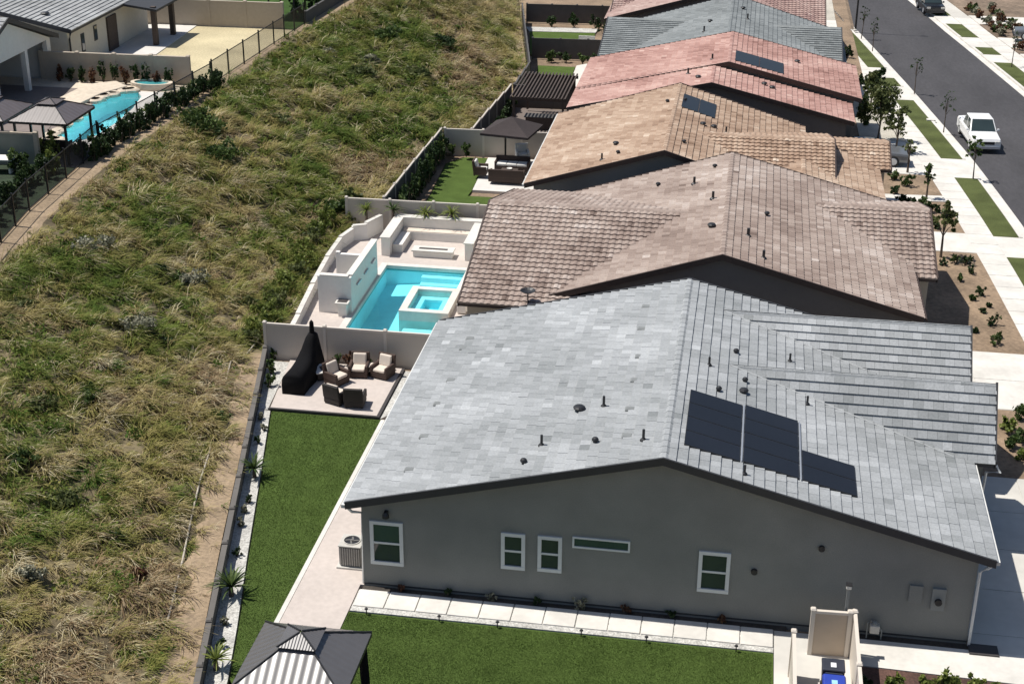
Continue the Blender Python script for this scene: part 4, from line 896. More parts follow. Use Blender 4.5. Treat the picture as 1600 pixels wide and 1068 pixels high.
fp = thing('fire_pit', 'long low white fire pit in front of the built-in bench', 'fire pit', (-4.05, 30, .06))
MB().box((-4.05, 30.05, .22), (2.05, .62, .34)).build('body', 'stucco_white', fp, bevel=.01); MB().box((-4.05, 30.05, .42), (2.2, .75, .07)).build('top', 'concrete_white', fp, bevel=.01); MB().box((-4.05, 30.05, .46), (1.5, .2, .012)).build('burner_trough', 'border_dark', fp)
# chaise furniture at the corner of the brown roof
for k, (px, py) in enumerate(((722, 487), (748, 489))):
    x, y = U(px, py, .1); t = local_thing('stool', 'white cube stool beside the pool under the brown eave, %s' % ['left one', 'right one'][k], 'stool', 'white stools'); MB().box((0, 0, .25), (.42, .42, .42)).build('body', 'stucco_white', t, bevel=.03); MB().box((0, 0, .48), (.44, .44, .05)).build('cushion', 'cushion_white', t, bevel=.02); place(t, x, y, DZ)
# young palms along the yard 3 fence and plants on the slope beside the pool wall
for k, px in enumerate((575, 618, 670, 712)):
    x = U(px, 360, 0)[0]; spiky('young palm in front of the fence behind the bench, %s from the hillside' % ['first', 'second', 'third', 'fourth'][k], x, 33.15, .06, 34, 1.0, LEAF_LIME if k != 1 else LEAF, 140+k, 1.15+.1*(k % 2), .09, 'young palms behind the bench', 'young_palm', .5)
for k in range(17):
    y = 17.6+k*1.0+random.uniform(-.2, .2); x = float(xb(y))-.75-random.random()*.7
    bush('lime weed bush against the pool yard wall, %s from near corner' % ['1st', '2nd', '3rd', '4th', '5th', '6th', '7th', '8th', '9th', '10th', '11th', '12th', '13th', '14th', '15th', '16th', '17th'][k], x, y, float(hz(x, y)), .8, .8, .7+.3*random.random(), 620, .10, LEAF_LIME if k % 4 else LEAF_OLIVE, 160+k, group='lime bushes along the pool wall')
# ------------------------------------------------------------------ yard 3: umbrella
sheet('lawn', [(-6.35, 34.2), (-6.35, 40), (-6.75, 46.4), (-5.9, 48.0), (-4.45, 48.1), (-4.15, 41.2), (-4.2, 40.2), (-.2, 40.2), (-.2, 34.2)], 'lawn', .0)
sheet('hedge_bed', [(-7.4, 34.2), (-6.4, 34.2), (-6.4, 40), (-6.8, 46.4), (-5.95, 48.05), (-7.2, 48.0)], 'bed_soil', .01)
sheet('patio', [(-4.1, 41.2), (-4.4, 48.1), (-.02, 48.2), (-.02, 41.2)], 'concrete_pad', .05)
sheet('stepping_strip', [(-1.2, 40.3), (-.02, 40.3), (-.02, 41.15), (-1.3, 41.15)], 'gravel_white', .03)
for k in range(15):
    y = 35.2+k*.86; x = -7.0+random.uniform(-.08, .1)
    bush('dark hedge shrub of the umbrella yard, %s from the pool fence' % ['1st', '2nd', '3rd', '4th', '5th', '6th', '7th', '8th', '9th', '10th', '11th', '12th', '13th', '14th', '15th'][k], x, y, 0, .42, .52, 1.45+.25*random.random(), 480, .10, LEAF_DARK if k % 4 else LEAF, 200+k, group='hedge of the umbrella yard', name='hedge_shrub')
for k, px in enumerate((712, 735)):
    x = -6.6+k*.9; bush('low green bush at the far lawn corner, %s' % ['left', 'right'][k], x, 47.6, 0, .4, .35, .7, 380, .1, LEAF, 220+k, group='bushes at the far lawn corner')
um = thing('umbrella', 'dark brown patio umbrella open over the sofa set', 'umbrella', (-2.95, 46.0, .05))
MB().tube([(-2.95, 46.0, .05), (-2.95, 46.0, 2.75)], .06, 8).build('pole', 'black_metal', um); MB().lathe([(.42, 0), (.42, .1), (.1, .16)], (-2.95, 46., .05), 16).build('base', 'black_metal', um)
cxu, cyu = -2.6, 46.3
rg = lambda r, z: [(cxu+r*math.cos(.62+k*math.pi/2), cyu+r*math.sin(.62+k*math.pi/2), z) for k in range(4)]
mb = MB(); mb.loft([rg(2.15, 2.12), rg(2.15, 2.26), rg(1.0, 2.66), rg(.04, 3.02)], cap=False); mb.build('canopy', mat('umbrella_fabric', (.055, .045, .045), .9, .1, 6, spec=.2), um)
for k in range(4): MB().tube([(cxu+2.1*math.cos(.62+k*math.pi/2), cyu+2.1*math.sin(.62+k*math.pi/2), 2.2), (cxu, cyu, 2.9)], .02, 5).build('rib', 'black_metal', um)
MB().tube([(-2.95, 46, 2.7), (cxu, cyu, 2.92)], .03, 6).build('arm', 'black_metal', um)
def sofa(label, L_, frame='wicker', cush='cushion_beige', group=None):
    t = local_thing('outdoor_sofa', label, 'sofa', group); MB().box((0, 0, .2), (L_, .8, .34)).build('base', frame, t, bevel=.03); MB().box((0, .36, .55), (L_, .14, .5)).build('backrest', frame, t, bevel=.03)
    n = max(1, round(L_/.75))
    for k in range(n): MB().box((-L_/2+.1+(L_-.2)*(k+.5)/n, -.04, .43), ((L_-.2)/n-.02, .68, .14)).build('seat_cushion', cush, t, bevel=.04)
    for s in (-1, 1): MB().box((s*(L_/2-.06), 0, .42), (.12, .78, .4)).build('arm', frame, t, bevel=.03)
    return t
place(sofa('dark wicker sofa under the umbrella, its back to the camera', 2.1, 'wicker', group='sofas under the umbrella'), -2.35, 42.9, .06, math.pi)
place(sofa('dark wicker sofa under the umbrella facing the camera', 2.1, 'wicker', 'cushion_white', group='sofas under the umbrella'), -2.35, 45.0, .06, 0)
for k, s in enumerate((-1, 1)): place(armchair('dark wicker armchair at the %s end of the umbrella set' % ['left', 'right'][k], 'wicker', 'cushion_white', 'armchairs of the umbrella set'), -2.35+s*1.75, 43.9, .06, -s*math.pi/2)
tb = local_thing('coffee_table', 'low table with white bowl between the umbrella sofas', 'table'); MB().box((0, 0, .36), (1.0, .6, .05)).build('table_top', 'wood_dark', tb); 
for sx in (-1, 1):
    for sy in (-1, 1): MB().box((sx*.44, sy*.25, .165), (.06, .06, .33)).build('leg', 'wood_dark', tb)
MB().lathe([(.08, .39), (.17, .48), (.15, .48), (.05, .41)], n=12).build('bowl', 'cushion_white', tb); place(tb, -2.35, 43.9, .06)
place(armchair('pale patio chair behind the umbrella pole', 'cushion_white', 'cushion_white'), -2.1, 47.3, .06, .3)
# ------------------------------------------------------------------ yard 4: pergola in shade
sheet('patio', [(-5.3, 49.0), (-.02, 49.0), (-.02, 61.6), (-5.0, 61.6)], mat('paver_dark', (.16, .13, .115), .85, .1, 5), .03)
pg = thing('pergola', 'dark flat pergola over the shaded patio of the fourth yard', 'pergola', (-2.2, 57.5, -.4))
gz4 = g(57)
for sx in (-3.85, -.55):
    for sy in (54.6, 60.8): MB().box((sx, sy, gz4+1.2), (.14, .14, 2.4)).build('post', 'wood_dark', pg)
for sy in (54.6, 60.8): MB().box((-2.2, sy, gz4+2.42), (3.8, .12, .2)).build('beam', 'wood_dark', pg)
for k in range(16): MB().box((-4.0+k*.24, 57.7, gz4+2.57), (.09, 6.8, .1)).build('slat', 'wood_dark', pg)
MB().box((-2.2, 60.9, gz4+1.9), (3.4, .03, .95)).build('screen', 'fence_dark', pg)
ck = thing('kitchen_island', 'dark outdoor kitchen island under the pergola', 'counter', (-1.9, 57, gz4)); MB().box((-1.9, 56.0, gz4+.45), (2.6, .8, .88)).build('cabinet', 'wood_dark', ck, bevel=.01); MB().box((-1.9, 56.0, gz4+.92), (2.8, .95, .06)).build('counter_top', 'fence_dark', ck, bevel=.01)
ptz = thing('planter', 'white spherical planter left of the pergola', 'planter', (-4.2, 55.6, gz4)); MB().lathe([(.15, .0), (.3, .12), (.36, .35), (.3, .58), (.2, .62), (.18, .5)], (-4.2, 55.6, gz4+.04), 16).build('bowl', 'stucco_white', ptz, True); MB().lathe([(.18, .5), (.17, .52)], (-4.2, 55.6, gz4+.04), 12).build('soil', 'mulch', ptz)
fpz = thing('side_table', 'small table with white top right of the umbrella beyond the fence', 'table', (-1.2, 50.3, g(50))); MB().box((-1.2, 50.3, g(50)+.25), (.5, .4, .46)).build('base', 'wicker_dark', fpz); MB().box((-1.2, 50.3, g(50)+.51), (.55, .45, .05)).build('top', 'cushion_white', fpz)
for k in range(9):
    y = 50+k*1.3; bush('dark shrub along the pergola yard rear fence, %s from the near end' % ['1st', '2nd', '3rd', '4th', '5th', '6th', '7th', '8th', '9th'][k], -4.85, y, g(y), .35, .6, 1.1, 260, .12, LEAF_DARK, 240+k, group='shrubs of the pergola yard')
# ------------------------------------------------------------------ yards 5 and 6
def gsheet(name, poly, m, top): return sheet(name, poly, m, top)
gsheet('lawn', [(-4.6, 64.4), (-1.9, 64.4), (-2.4, 76.5), (-5.4, 76.5), (-4.7, 70)], 'lawn', .0)
gsheet('garden_path', [(-1.85, 64.4), (-.6, 64.4), (-.6, 79.2), (-2.35, 77)], 'concrete_white', .02)
gsheet('lawn', [(-6.7, 80.6), (-1.8, 80.8), (-2.4, 91), (-8.2, 90.5)], 'lawn', .0)
gsheet('garden_edge', [(-8.3, 90.6), (-2.4, 91.1), (-2.3, 93), (-8.9, 92.6)], 'gravel_white', .015)
mb = MB(); mb.prism([(-1.6+1.5*math.cos(a)-.6, 84.3+2.0*math.sin(a)) for a in np.linspace(0, 6.28, 24, endpoint=False)], g(84)-.2, g(84)+.12); struct('round_patio', mb, 'concrete_white')
for k, (x, y, s, mm) in enumerate(((-4.6, 78.3, .6, LEAF), (-3.4, 78.6, .7, LEAF_DARK), (-2.0, 78.2, .5, LEAF), (-6.6, 93.2, .8, LEAF_DARK), (-4.6, 93.6, .8, LEAF_DARK), (-2.6, 93.2, .9, LEAF_DARK), (-1.2, 88.5, 1.0, LEAF_DARK), (-.9, 78.0, .6, LEAF_DARK))):
    bush(['green bush at the fence of the fifth lawn, left', 'dark bush at the fence of the fifth lawn, middle', 'green bush at the fence of the fifth lawn, right', 'dark bush behind the sixth lawn, left', 'dark bush behind the sixth lawn, middle', 'dark bush behind the sixth lawn, right', 'dark bush on the round patio by the rose roof', 'dark bush by the path at the slate roof'][k], x, y, g(y), s, s*.8, s*1.3, 320, .14, mm, 260+k, group='bushes of the far yards')
pb = thing('patio_bench', 'white patio bench on the round patio of the sixth yard', 'bench', (-2.4, 84.0, g(84)+.12)); MB().box((-2.4, 84.2, g(84)+.5), (1.4, .5, .08)).build('seat', 'stucco_white', pb); MB().box((-2.4, 84.45, g(84)+.75), (1.4, .08, .5)).build('backrest', 'stucco_white', pb)
for s in (-1, 1): MB().box((-2.4+s*.6, 84.2, g(84)+.29), (.08, .45, .36)).build('leg', 'stucco_white', pb)

# ------------------------------------------------------------------ street
CC = (-4.81479e-04, -4.14132e-02, 29.65084)
def xc(y): return CC[0]*y*y+CC[1]*y+CC[2] if y > -40 else CC[0]*1600+CC[1]*-40+CC[2]
def ribbon(name, o0, o1, y0, y1, top, m, depth=.35, step=2.0, base=xc):
    n = max(1, int(math.ceil((y1-y0)/step))); mb = MB(); vs = []; fs = []
    f = lambda o, y: o(y) if callable(o) else base(y)+o
    for k in range(n+1):
        y = y0+(y1-y0)*k/n; a, b_ = f(o0, y), f(o1, y); z = g(y)+top
        vs += [(a, y, z), (b_, y, z), (b_, y, z-depth), (a, y, z-depth)]
    for k in range(n):
        o = 4*k; fs += [(o, o+1, o+5, o+4), (o+1, o+2, o+6, o+5), (o+3, o, o+4, o+7)]
    fs += [(0, 3, 2, 1), (4*n, 4*n+1, 4*n+2, 4*n+3)]
    mb.add(vs, fs); return struct(name, mb, m)
YE0, YE1 = -60, 150
def slabs(parent, o0, o1, y0, y1, top, m, n_across, length, lo=8., hi=106.):
    """concrete panels with open joints on a ribbon; o0/o1 offsets from the kerb line or functions of y"""
    y0 = max(y0, lo); y1 = min(y1, hi)
    if y1-y0 < .5: return
    f = lambda o, y: o(y) if callable(o) else xc(y)+o
    n = max(1, round((y1-y0)/length)); j = .018
    for k in range(n):
        a, b_ = y0+(y1-y0)*k/n+j, y0+(y1-y0)*(k+1)/n-j
        for c in range(n_across):
            q = []
            for yy_, fr in ((a, c/n_across), (a, (c+1)/n_across), (b_, (c+1)/n_across), (b_, c/n_across)):
                u0, u1 = f(o0, yy_), f(o1, yy_); q.append((u0+(u1-u0)*fr+(j if fr == c/n_across else -j), yy_))
            d = random.uniform(-.003, .003); MB().prism(q, lambda x, y: g(y)+top-.05, lambda x, y: g(y)+top+d).build('slab', m, parent)
ribbon('road', 0, 8.1, YE0, YE1, -.29, 'asphalt', .2)
ribbon('gutter', -.55, 0, YE0, YE1, -.275, 'concrete_white', .2); ribbon('gutter', 8.1, 8.6, YE0, YE1, -.275, 'concrete_white', .2)
VL = [(-30, -6), (-2, 10), (11.6, 17.2), (23.2, 35.7), (39.0, 49.9), (54.2, 70.8), (75.5, 78.4), (82.3, 98.5), (102, 140)]
prev = YE0
for a, b_ in VL+[(YE1, YE1)]:
    if a > prev: ribbon('driveway_apron', -2.1, -.56, prev, a, -.16, 'concrete_white', .3)
    if b_ > a:
        ribbon('kerb', -.75, -.56, a, b_, -.12, 'concrete_white', .3); ribbon('verge', -2.1, -.76, a, b_, -.135, 'verge_lawn', .3)
    prev = b_
sw_ = ribbon('sidewalk', -3.6, -2.11, YE0, YE1, -.145, 'concrete', .4); slabs(sw_, -3.59, -2.12, YE0, YE1, -.125, 'concrete_white', 1, 1.55)
VR = [(-20, 30), (40, 60), (64, 86.4), (89.6, 92.6), (97, 103), (107, 140)]
prev = YE0
for a, b_ in VR+[(YE1, YE1)]:
    if a > prev: ribbon('driveway_apron', 8.61, 10.3, prev, a, -.16, 'concrete_white', .3)
    if b_ > a:
        ribbon('kerb', 8.61, 8.8, a, b_, -.12, 'concrete_white', .3); ribbon('verge', 8.81, 10.3, a, b_, -.135, 'verge_lawn', .3)
    prev = b_
sw_ = ribbon('sidewalk', 10.31, 11.9, YE0, YE1, -.145, 'concrete', .4); slabs(sw_, 10.32, 11.89, YE0, YE1, -.125, 'concrete_white', 1, 1.55, 66)
DR = [(-12, -9.1), (-1.9, 11.3), (17.2, 23.0), (35.8, 38.9), (49.8, 54.3), (71, 75.4), (78.5, 82.2), (98.6, 102)]
lx = lambda y: 20.35 if y < 16.7 else (18.9 if y < 33 else 17.6 if y > 64 else 18.0)
prev = YE0; FB = []
for a, b_ in DR+[(YE1, YE1)]:
    if a > prev: ribbon('front_bed', (lambda y: 19.0 if y > 16 else 19.6), -3.61, prev, a, -.07, 'bed_soil' if a < 57 else mat('gravel_pale', (.44, .41, .35), .95, .2, 9, .8, 24), .5); FB.append((prev, a))
    if b_ > a:
        dw_ = ribbon('driveway', (lambda y: 19.0 if y > 16 else 19.6), -3.61, a, b_, -.07, 'concrete', .5)
        slabs(dw_, (lambda y: 19.0 if y > 16 else 19.6), -3.62, a, b_, -.05, 'concrete_white' if a > 0 else 'concrete', 2, 2.6, -12)
    prev = b_
ribbon('front_walk', 0, 1, 0, 1, -3, 'concrete', .1) if False else None
sheet('front_walk', [(18.9, 43.9), (23.2, 44.4), (23.2, 45.5), (18.9, 45.2)], 'concrete_white', -.02, depth=.3)
sheet('front_walk', [(18.6, 56.4), (22.6, 56.4), (22.6, 57.4), (18.6, 57.6)], 'concrete_white', -.02, depth=.3)
sheet('front_lawn', [(19.0, 54.6), (22.2, 54.6), (22.2, 56.2), (19.0, 56.2)], 'verge_lawn', -.03, depth=.3)
prev = YE0
for a, b_ in [(24, 30), (60, 64.5), (86.2, 90), (92.6, 97), (103, 107), (YE1, YE1)]:
    if a > prev: ribbon('front_bed', 11.91, 40, prev, a, -.07, mat('front_bed_brown', (.19, .14, .10), .95, .35, 3, .8, 10), .5)
    if b_ > a: ribbon('driveway', 11.91, 40, a, b_, -.06, 'concrete_white', .5)
    prev = b_
# front-bed planting and trees of the near side
q4 = lambda px, py, z=-.1: U(px, py, z)
NUM = ['1st', '2nd', '3rd', '4th', '5th', '6th', '7th', '8th', '9th', '10th', '11th', '12th', '13th', '14th', '15th', '16th', '17th', '18th', '19th', '20th', '21st', '22nd', '23rd', '24th', '25th', '26th', '27th', '28th', '29th', '30th']
for k, (px, py, s) in enumerate(((1555, 540, .38), (1553, 510, .36), (1532, 462, .34), (1520, 470, .25), (1536, 490, .22), (1508, 415, .42), (1492, 412, .36), (1518, 428, .3), (1472, 415, .3), (1560, 528, .24), (1525, 520, .2), (1545, 480, .2), (1500, 440, .25))):
    x, y = q4(px, py); bush('small dark bush in the brown front bed, %s counted from its near end' % NUM[12-k], x, y, g(y)-.07, s, s, s*1.2, 240, .08, LEAF_DARK if k % 3 else LEAF, 300+k, group='bushes of the brown front bed')
for k, (px, py, s) in enumerate(((1400, 300, .4), (1420, 285, .5), (1408, 315, .45), (1440, 318, .4), (1455, 330, .45), (1395, 275, .45), (1425, 318, .35), (1450, 345, .4), (1462, 355, .35))):
    x, y = q4(px, py); bush('green bush in the front bed of the tan roofed house, %s' % NUM[k], x, y, g(y)-.07, s, s, s*1.2, 300, .11, LEAF if k % 2 else LEAF_DARK, 320+k, group='bushes before the tan roof')
for k, (px, py, s) in enumerate(((1345, 175, .5), (1352, 192, .45), (1362, 140, .5), (1350, 155, .6), (1335, 112, .5), (1345, 118, .5), (1355, 122, .5), (1315, 62, .5), (1325, 70, .6), (1262, 28, .7), (1275, 30, .6), (1270, 15, .6))):
    x, y = q4(px, py, g(60)); bush('bush in far front beds by the pink roof, %s from the camera' % NUM[k], x, y, g(y)-.07, s, s, s*1.3, 260, .13, LEAF if k % 3 == 1 else LEAF_DARK, 340+k, group='bushes of the far front beds')
for k, (px, py, s) in enumerate(((1590, 655, .5), (1575, 672, .55), (1595, 690, .5), (1600, 720, .45), (1580, 700, .45))):
    x, y = q4(px, py); bush('olive shrub in the strip between the two near driveways, %s' % NUM[k], x, y, -.07, s, s, s*1.1, 420, .09, LEAF_LIME if k % 2 else LEAF, 355+k, group='shrubs between the near driveways')
TR = [(1372, 212, 3.9, 1.25, 3400, LEAF_OLIVE, .3, 'leafy green tree in front of the pink roof'), (1400, 232, 3.0, .8, 800, LEAF_OLIVE, .35, 'grey green young tree beside the pink roofed house'), (1362, 152, 2.8, .85, 1400, LEAF_OLIVE, .3, 'smaller green tree behind the leafy one at the pink roof'), (1373, 128, 2.0, .6, 900, LEAF_DARK, .3, 'round dark clipped tree by the far driveway'),
      (1469, 408, 3.1, .8, 650, LEAF_OLIVE, .45, 'small multi-stem tree at the corner of the brown roof'), (1418, 268, 2.2, .4, 110, LEAF_OLIVE, .6, 'thin bare-looking sapling by the driveway of the tan house'), (1447, 312, 2.2, .45, 220, LEAF, .4, 'dark wispy sapling in the front bed of the tan house')]
for k, (px, py, h, rc, n, mm, th, lab) in enumerate(TR):
    x, y = q4(px, py, g(50)); tree(lab, x, y, g(y)-.08, h, rc, n, .13, mm, 370+k, th, .06)
for k, (px, py) in enumerate(((1430, 135), (1474, 208), (1519, 290), (1365, 62), (1348, 38), (1583, 88))):
    x, y = q4(px, py, g(62)-.13); tree('spindly young street tree on the grass verge, %s' % ['third from the camera', 'second from the camera', 'nearest the camera', 'fourth from the camera', 'farthest on the near side', 'alone on the far side'][k], x, y, g(y)-.14, 2.9 if k != 2 else 2.6, .55, 90 if k != 2 else 420, .10, LEAF if k == 2 else LEAF_DARK, 400+k, .5, .035, 6, 'street trees on the verge')
x, y = q4(1337, 42, g(90)); pl = thing('light_pole', 'tall dark street light pole on the far verge', 'street light', (x, y, g(y)-.13)); MB().tube([(x, y, g(y)-.15), (x, y, g(y)+4), (x, y, g(y)+8)], [.10, .08, .06], 10).build('pole', 'black_metal', pl); MB().tube([(x, y, g(y)+7.9), (x+.9, y, g(y)+8.2), (x+1.8, y, g(y)+8.2)], .04, 6).build('arm', 'black_metal', pl); MB().box((x+2.0, y, g(y)+8.18), (.6, .25, .1)).build('lamp_head', 'black_metal', pl, bevel=.02); MB().lathe([(.2, 0), (.2, .1), (.12, .2)], (x, y, g(y)-.14), 12).build('base', 'concrete', pl)
mbx, mby = q4(1455, 185, g(62)-.1); bxn = MB(); bxn.box((mbx, mby, g(mby)-.09), (.6, .4, .08)); tag(bxn.build('utility_cover', 'concrete_white'), 'pale utility cover lying in the long grass verge', 'cover')
# ------------------------------------------------------------------ vehicles
def wheel(t, x, y, r=.37, w=.25):
    mb = MB(); rings = []
    for xx, rr in ((-w/2, r*.86), (-w/2+.04, r), (w/2-.04, r), (w/2, r*.86)):
        rings.append([(x+xx, y+rr*math.cos(a), r+rr*math.sin(a)) for a in np.linspace(0, 2*math.pi, 18, endpoint=False)])
    mb.loft(rings); o = mb.build('wheel', 'rubber', t, True)
    s = 1 if x > 0 else -1
    mb = MB(); mb.loft([[(x+s*(w/2+dx), y+rr*math.cos(a), r+rr*math.sin(a)) for a in np.linspace(0, 2*math.pi, 14, endpoint=False)] for dx, rr in ((.001, r*.62), (.02, r*.55), (.012, r*.2))]); mb.build('rim', 'alu', o)
def vehicle(name, label, cat, paint, prof, cab, L_, W_, pickup=False):
    """front towards -y. prof: (y, z_top, half width) of the body; cab: (y, half width, z) rings bottom to top"""
    t = local_thing(name, label, cat); rings = []
    for y, zt, hw in prof:
        rings.append([(-hw*.94, y, .30), (hw*.94, y, .30), (hw, y, .48), (hw, y, zt-.16), (hw*.93, y, zt-.03), (hw*.6, y, zt), (-hw*.6, y, zt), (-hw*.93, y, zt-.03), (-hw, y, zt-.16), (-hw, y, .48)])
    mb = MB(); mb.loft([r[::-1] for r in rings]); mb.build('body', paint, t, False, bevel=.03)
    (f0, r0, w0, z0), (f1, r1, w1, z1) = cab
    q0 = [(-w0, f0, z0), (w0, f0, z0), (w0, r0, z0), (-w0, r0, z0)]; q1 = [(-w1, f1, z1), (w1, f1, z1), (w1, r1, z1), (-w1, r1, z1)]
    MB().loft([q0, q1]).build('cab', paint, t, bevel=.05)
    def pane(a, b_, c, d, name, e=.1, out=.012):
        a, b_, c, d = map(Vector, (a, b_, c, d)); m = (a+b_+c+d)/4; n = (b_-a).cross(d-a).normalized()
        if n.dot(m-Vector((0, (f0+r0)/2, z0))) < 0: n = -n
        qs = [p+(m-p)*e*1.4+n*out for p in (a, b_, c, d)]; MB().add(qs+[p-n*.008 for p in qs], [(0, 1, 2, 3), (0, 4, 5, 1), (1, 5, 6, 2), (2, 6, 7, 3), (3, 7, 4, 0)]).build(name, 'window_glass', t)
    pane(q0[0], q0[1], q1[1], q1[0], 'windshield', .07); pane(q0[2], q0[3], q1[3], q1[2], 'rear_window', .1)
    for s in (0, 1):
        A, B_ = (q0[1], q0[2]) if s else (q0[3], q0[0]); A1, B1_ = (q1[1], q1[2]) if s else (q1[3], q1[0])
        mid = lambda p, q, f: tuple(Vector(p)+(Vector(q)-Vector(p))*f)
        pane(A, mid(A, B_, .5), mid(A1, B1_, .5), A1, 'side_window', .1); pane(mid(A, B_, .5), B_, B1_, mid(A1, B1_, .5), 'side_window', .1)
    for s in (-1, 1):
        for y in (prof[0][0]+.95, prof[-1][0]-1.05): wheel(t, s*(W_/2-.12), y)
        MB().box((s*(W_/2-.28), prof[0][0]-.01, .78), (.36, .06, .17)).build('headlight', 'lamp_glass', t, bevel=.02)
        MB().box((s*(W_/2-.10), prof[-1][0]+.005, .85), (.12, .04, .3)).build('taillight', mat('tail_red', (.25, .01, .01), .3), t)
        MB().box((s*(w0+.12), f0+.25, z0+.08), (.16, .1, .16)).build('mirror', paint, t, bevel=.03)
    MB().box((0, prof[0][0]-.02, .42), (W_*.92, .12, .2)).build('front_bumper', 'black_metal' if paint != 'car_white' else 'alu', t, bevel=.03)
    MB().box((0, prof[0][0]-.005, .72), (W_*.5, .05, .2)).build('grille', 'black_metal', t); MB().box((0, prof[-1][0]+.02, .45), (W_*.9, .12, .18)).build('rear_bumper', 'alu', t, bevel=.03)
    if pickup: MB().box((0, (r0+prof[-1][0])/2+.05, prof[-1][1]-.012), (W_-.36, prof[-1][0]-r0-.25, .05)).build('bed_floor', 'black_metal', t)
    return t
pk = vehicle('pickup_truck', 'white pickup truck parked at the kerb, seen from its front', 'truck', 'car_white', [(-2.8, .82, .86), (-2.7, 1.0, .95), (-1.3, 1.12, .98), (-1.1, 1.14, .98), (2.6, 1.15, .98), (2.78, 1.1, .95)], ((-1.35, 1.15, .92, 1.1), (-.55, .9, .76, 1.82)), 5.6, 1.96, True)
x, y = U(1531, 237, g(54)-.29); place(pk, x+.15, y+2.6, g(56)-.29, math.radians(5), .95)
sv = vehicle('parked_suv', 'black car parked at the far kerb near the top of the street', 'car', 'car_black', [(-2.3, .8, .84), (-2.2, .95, .92), (-1.2, 1.02, .95), (2.0, 1.06, .95), (2.3, 1.0, .9)], ((-1.2, 2.15, .9, 1.0), (-.4, 1.8, .72, 1.68)), 4.6, 1.9)
x, y = U(1452, 24, g(98)-.29); place(sv, x+.2, y+2.2, g(100)-.29, math.radians(8))
ca = vehicle('parked_car', 'dark grey car standing in the driveway across the street', 'car', 'car_grey', [(-2.3, .7, .8), (-2.2, .85, .88), (-1.0, .95, .9), (1.7, .98, .9), (2.25, .9, .85)], ((-1.0, 1.7, .84, .93), (-.2, 1.1, .66, 1.45)), 4.5, 1.82)
x, y = U(1597, 62, g(86)-.1); place(ca, x+1.6, y+.5, g(88)-.06, math.radians(-95))
mk = vehicle('parked_car', 'dark car in the shaded driveway beside the pink roof', 'car', 'car_grey', [(-2.3, .7, .8), (-2.2, .85, .88), (-1.0, .95, .9), (1.7, .98, .9), (2.25, .9, .85)], ((-1.0, 1.7, .84, .93), (-.2, 1.1, .66, 1.45)), 4.5, 1.82)
x, y = U(1360, 212, g(52)-.1); place(mk, x-.4, 52.0, g(52)-.05, math.radians(92))
# planting across the street
for k in range(26):
    y = 92+(k % 13)*1.5+random.uniform(-.5, .5); 
    if 92.6 < y < 97: y = 97.3+random.random()*5
    x = xc(y)+12.6+(k//13)*1.7+random.uniform(-.4, .6)
    bush('brownish bush in the front bed across the street, %s' % NUM[k], x, y, g(y)-.07, .6, .6, .75, 260, .15, LEAF_RED if k % 3 == 0 else (LEAF_GREY if k % 3 == 1 else LEAF), 420+k, group='bushes across the street')
for k in range(10):
    y = 66+k*1.9; x = xc(y)+12.8+random.uniform(-.3, .8); bush('low bush in the near front bed across the street, %s' % NUM[k], x, y, g(y)-.07, .5, .5, .6, 240, .13, LEAF_RED if k % 2 else LEAF_GREY, 450+k, group='low bushes across the street')
# ------------------------------------------------------------------ upper lots on the left
def lsheet(name, poly, m, top, depth=1.9): return sheet(name, poly, m, LZ+top, gy=False, depth=depth)
fe = lambda y: float(xfl(y))-.03
def edge(y0, y1, n=8): return [(fe(y0+(y1-y0)*k/n), y0+(y1-y0)*k/n) for k in range(n+1)]
lsheet('shade_lawn', [(-70, -60)]+edge(-60, 29.3, 14)+[(-70, 29.3)], mat('lawn_shade_painted', (.018, .034, .014), .9, .5, 6, 1., 20, var2=.4, scale2=1.2), .0)  # lawn lying in shade; the shade is put into its dark colour
for k in range(16):  # added dark shrubs that stand in for the yard's deep shade
    y = 15+k*.88; bush('dark shrub added for shade inside the left iron fence, %s from the near end' % ['1st', '2nd', '3rd', '4th', '5th', '6th', '7th', '8th', '9th', '10th', '11th', '12th', '13th', '14th', '15th', '16th'][k], fe(y)-.9-random.random()*.8, y, LZ, .7, .7, .9+random.random()*.5, 380, .12, LEAF_DARK, 700+k, group='shrubs added for shade inside the left fence')
# lot with the curved pool
PC = [(-26.3, 33.6), (-25.0, 33.2), (-24.25, 34.6), (-24.15, 37.5), (-24.4, 40.6), (-24.9, 43.2), (-25.6, 44.3), (-26.3, 43.9), (-26.9, 42.4), (-27.1, 40.8), (-26.7, 38.6), (-26.5, 36.0)]
def ccw(p): return p if sum(p[i][0]*p[(i+1) % len(p)][1]-p[(i+1) % len(p)][0]*p[i][1] for i in range(len(p))) > 0 else p[::-1]
PC = ccw(PC); yt, yb = max(p[1] for p in PC), min(p[1] for p in PC)
it = max(range(len(PC)), key=lambda i: PC[i][1]); ib = min(range(len(PC)), key=lambda i: PC[i][1])
def walk(i, j):
    o = [PC[i]]
    while i != j: i = (i+1) % len(PC); o.append(PC[i])
    return o
right_side = walk(ib, it); left_side = walk(it, ib)
lsheet('pool_patio', right_side+edge(PC[it][1], PC[ib][1]), 'concrete_pad', .02)
lsheet('pool_patio', left_side+[(-60, PC[ib][1]), (-60, PC[it][1])], mat('patio_stone', (.20, .165, .15), .85, .1, 4, .2, 30), .02)
lsheet('pool_patio', edge(29.3, PC[ib][1], 3)+[(-60, PC[ib][1]), (-60, 29.3)], 'patio_stone', .02)
lsheet('pool_patio', edge(PC[it][1], 46.1, 3)+[(-60, 46.1), (-60, PC[it][1])], 'stone_tan', .02)
plL = thing('pool', 'curved turquoise pool with rock edge in the upper left yard', 'pool', (-25.5, 39, LZ-1.2))
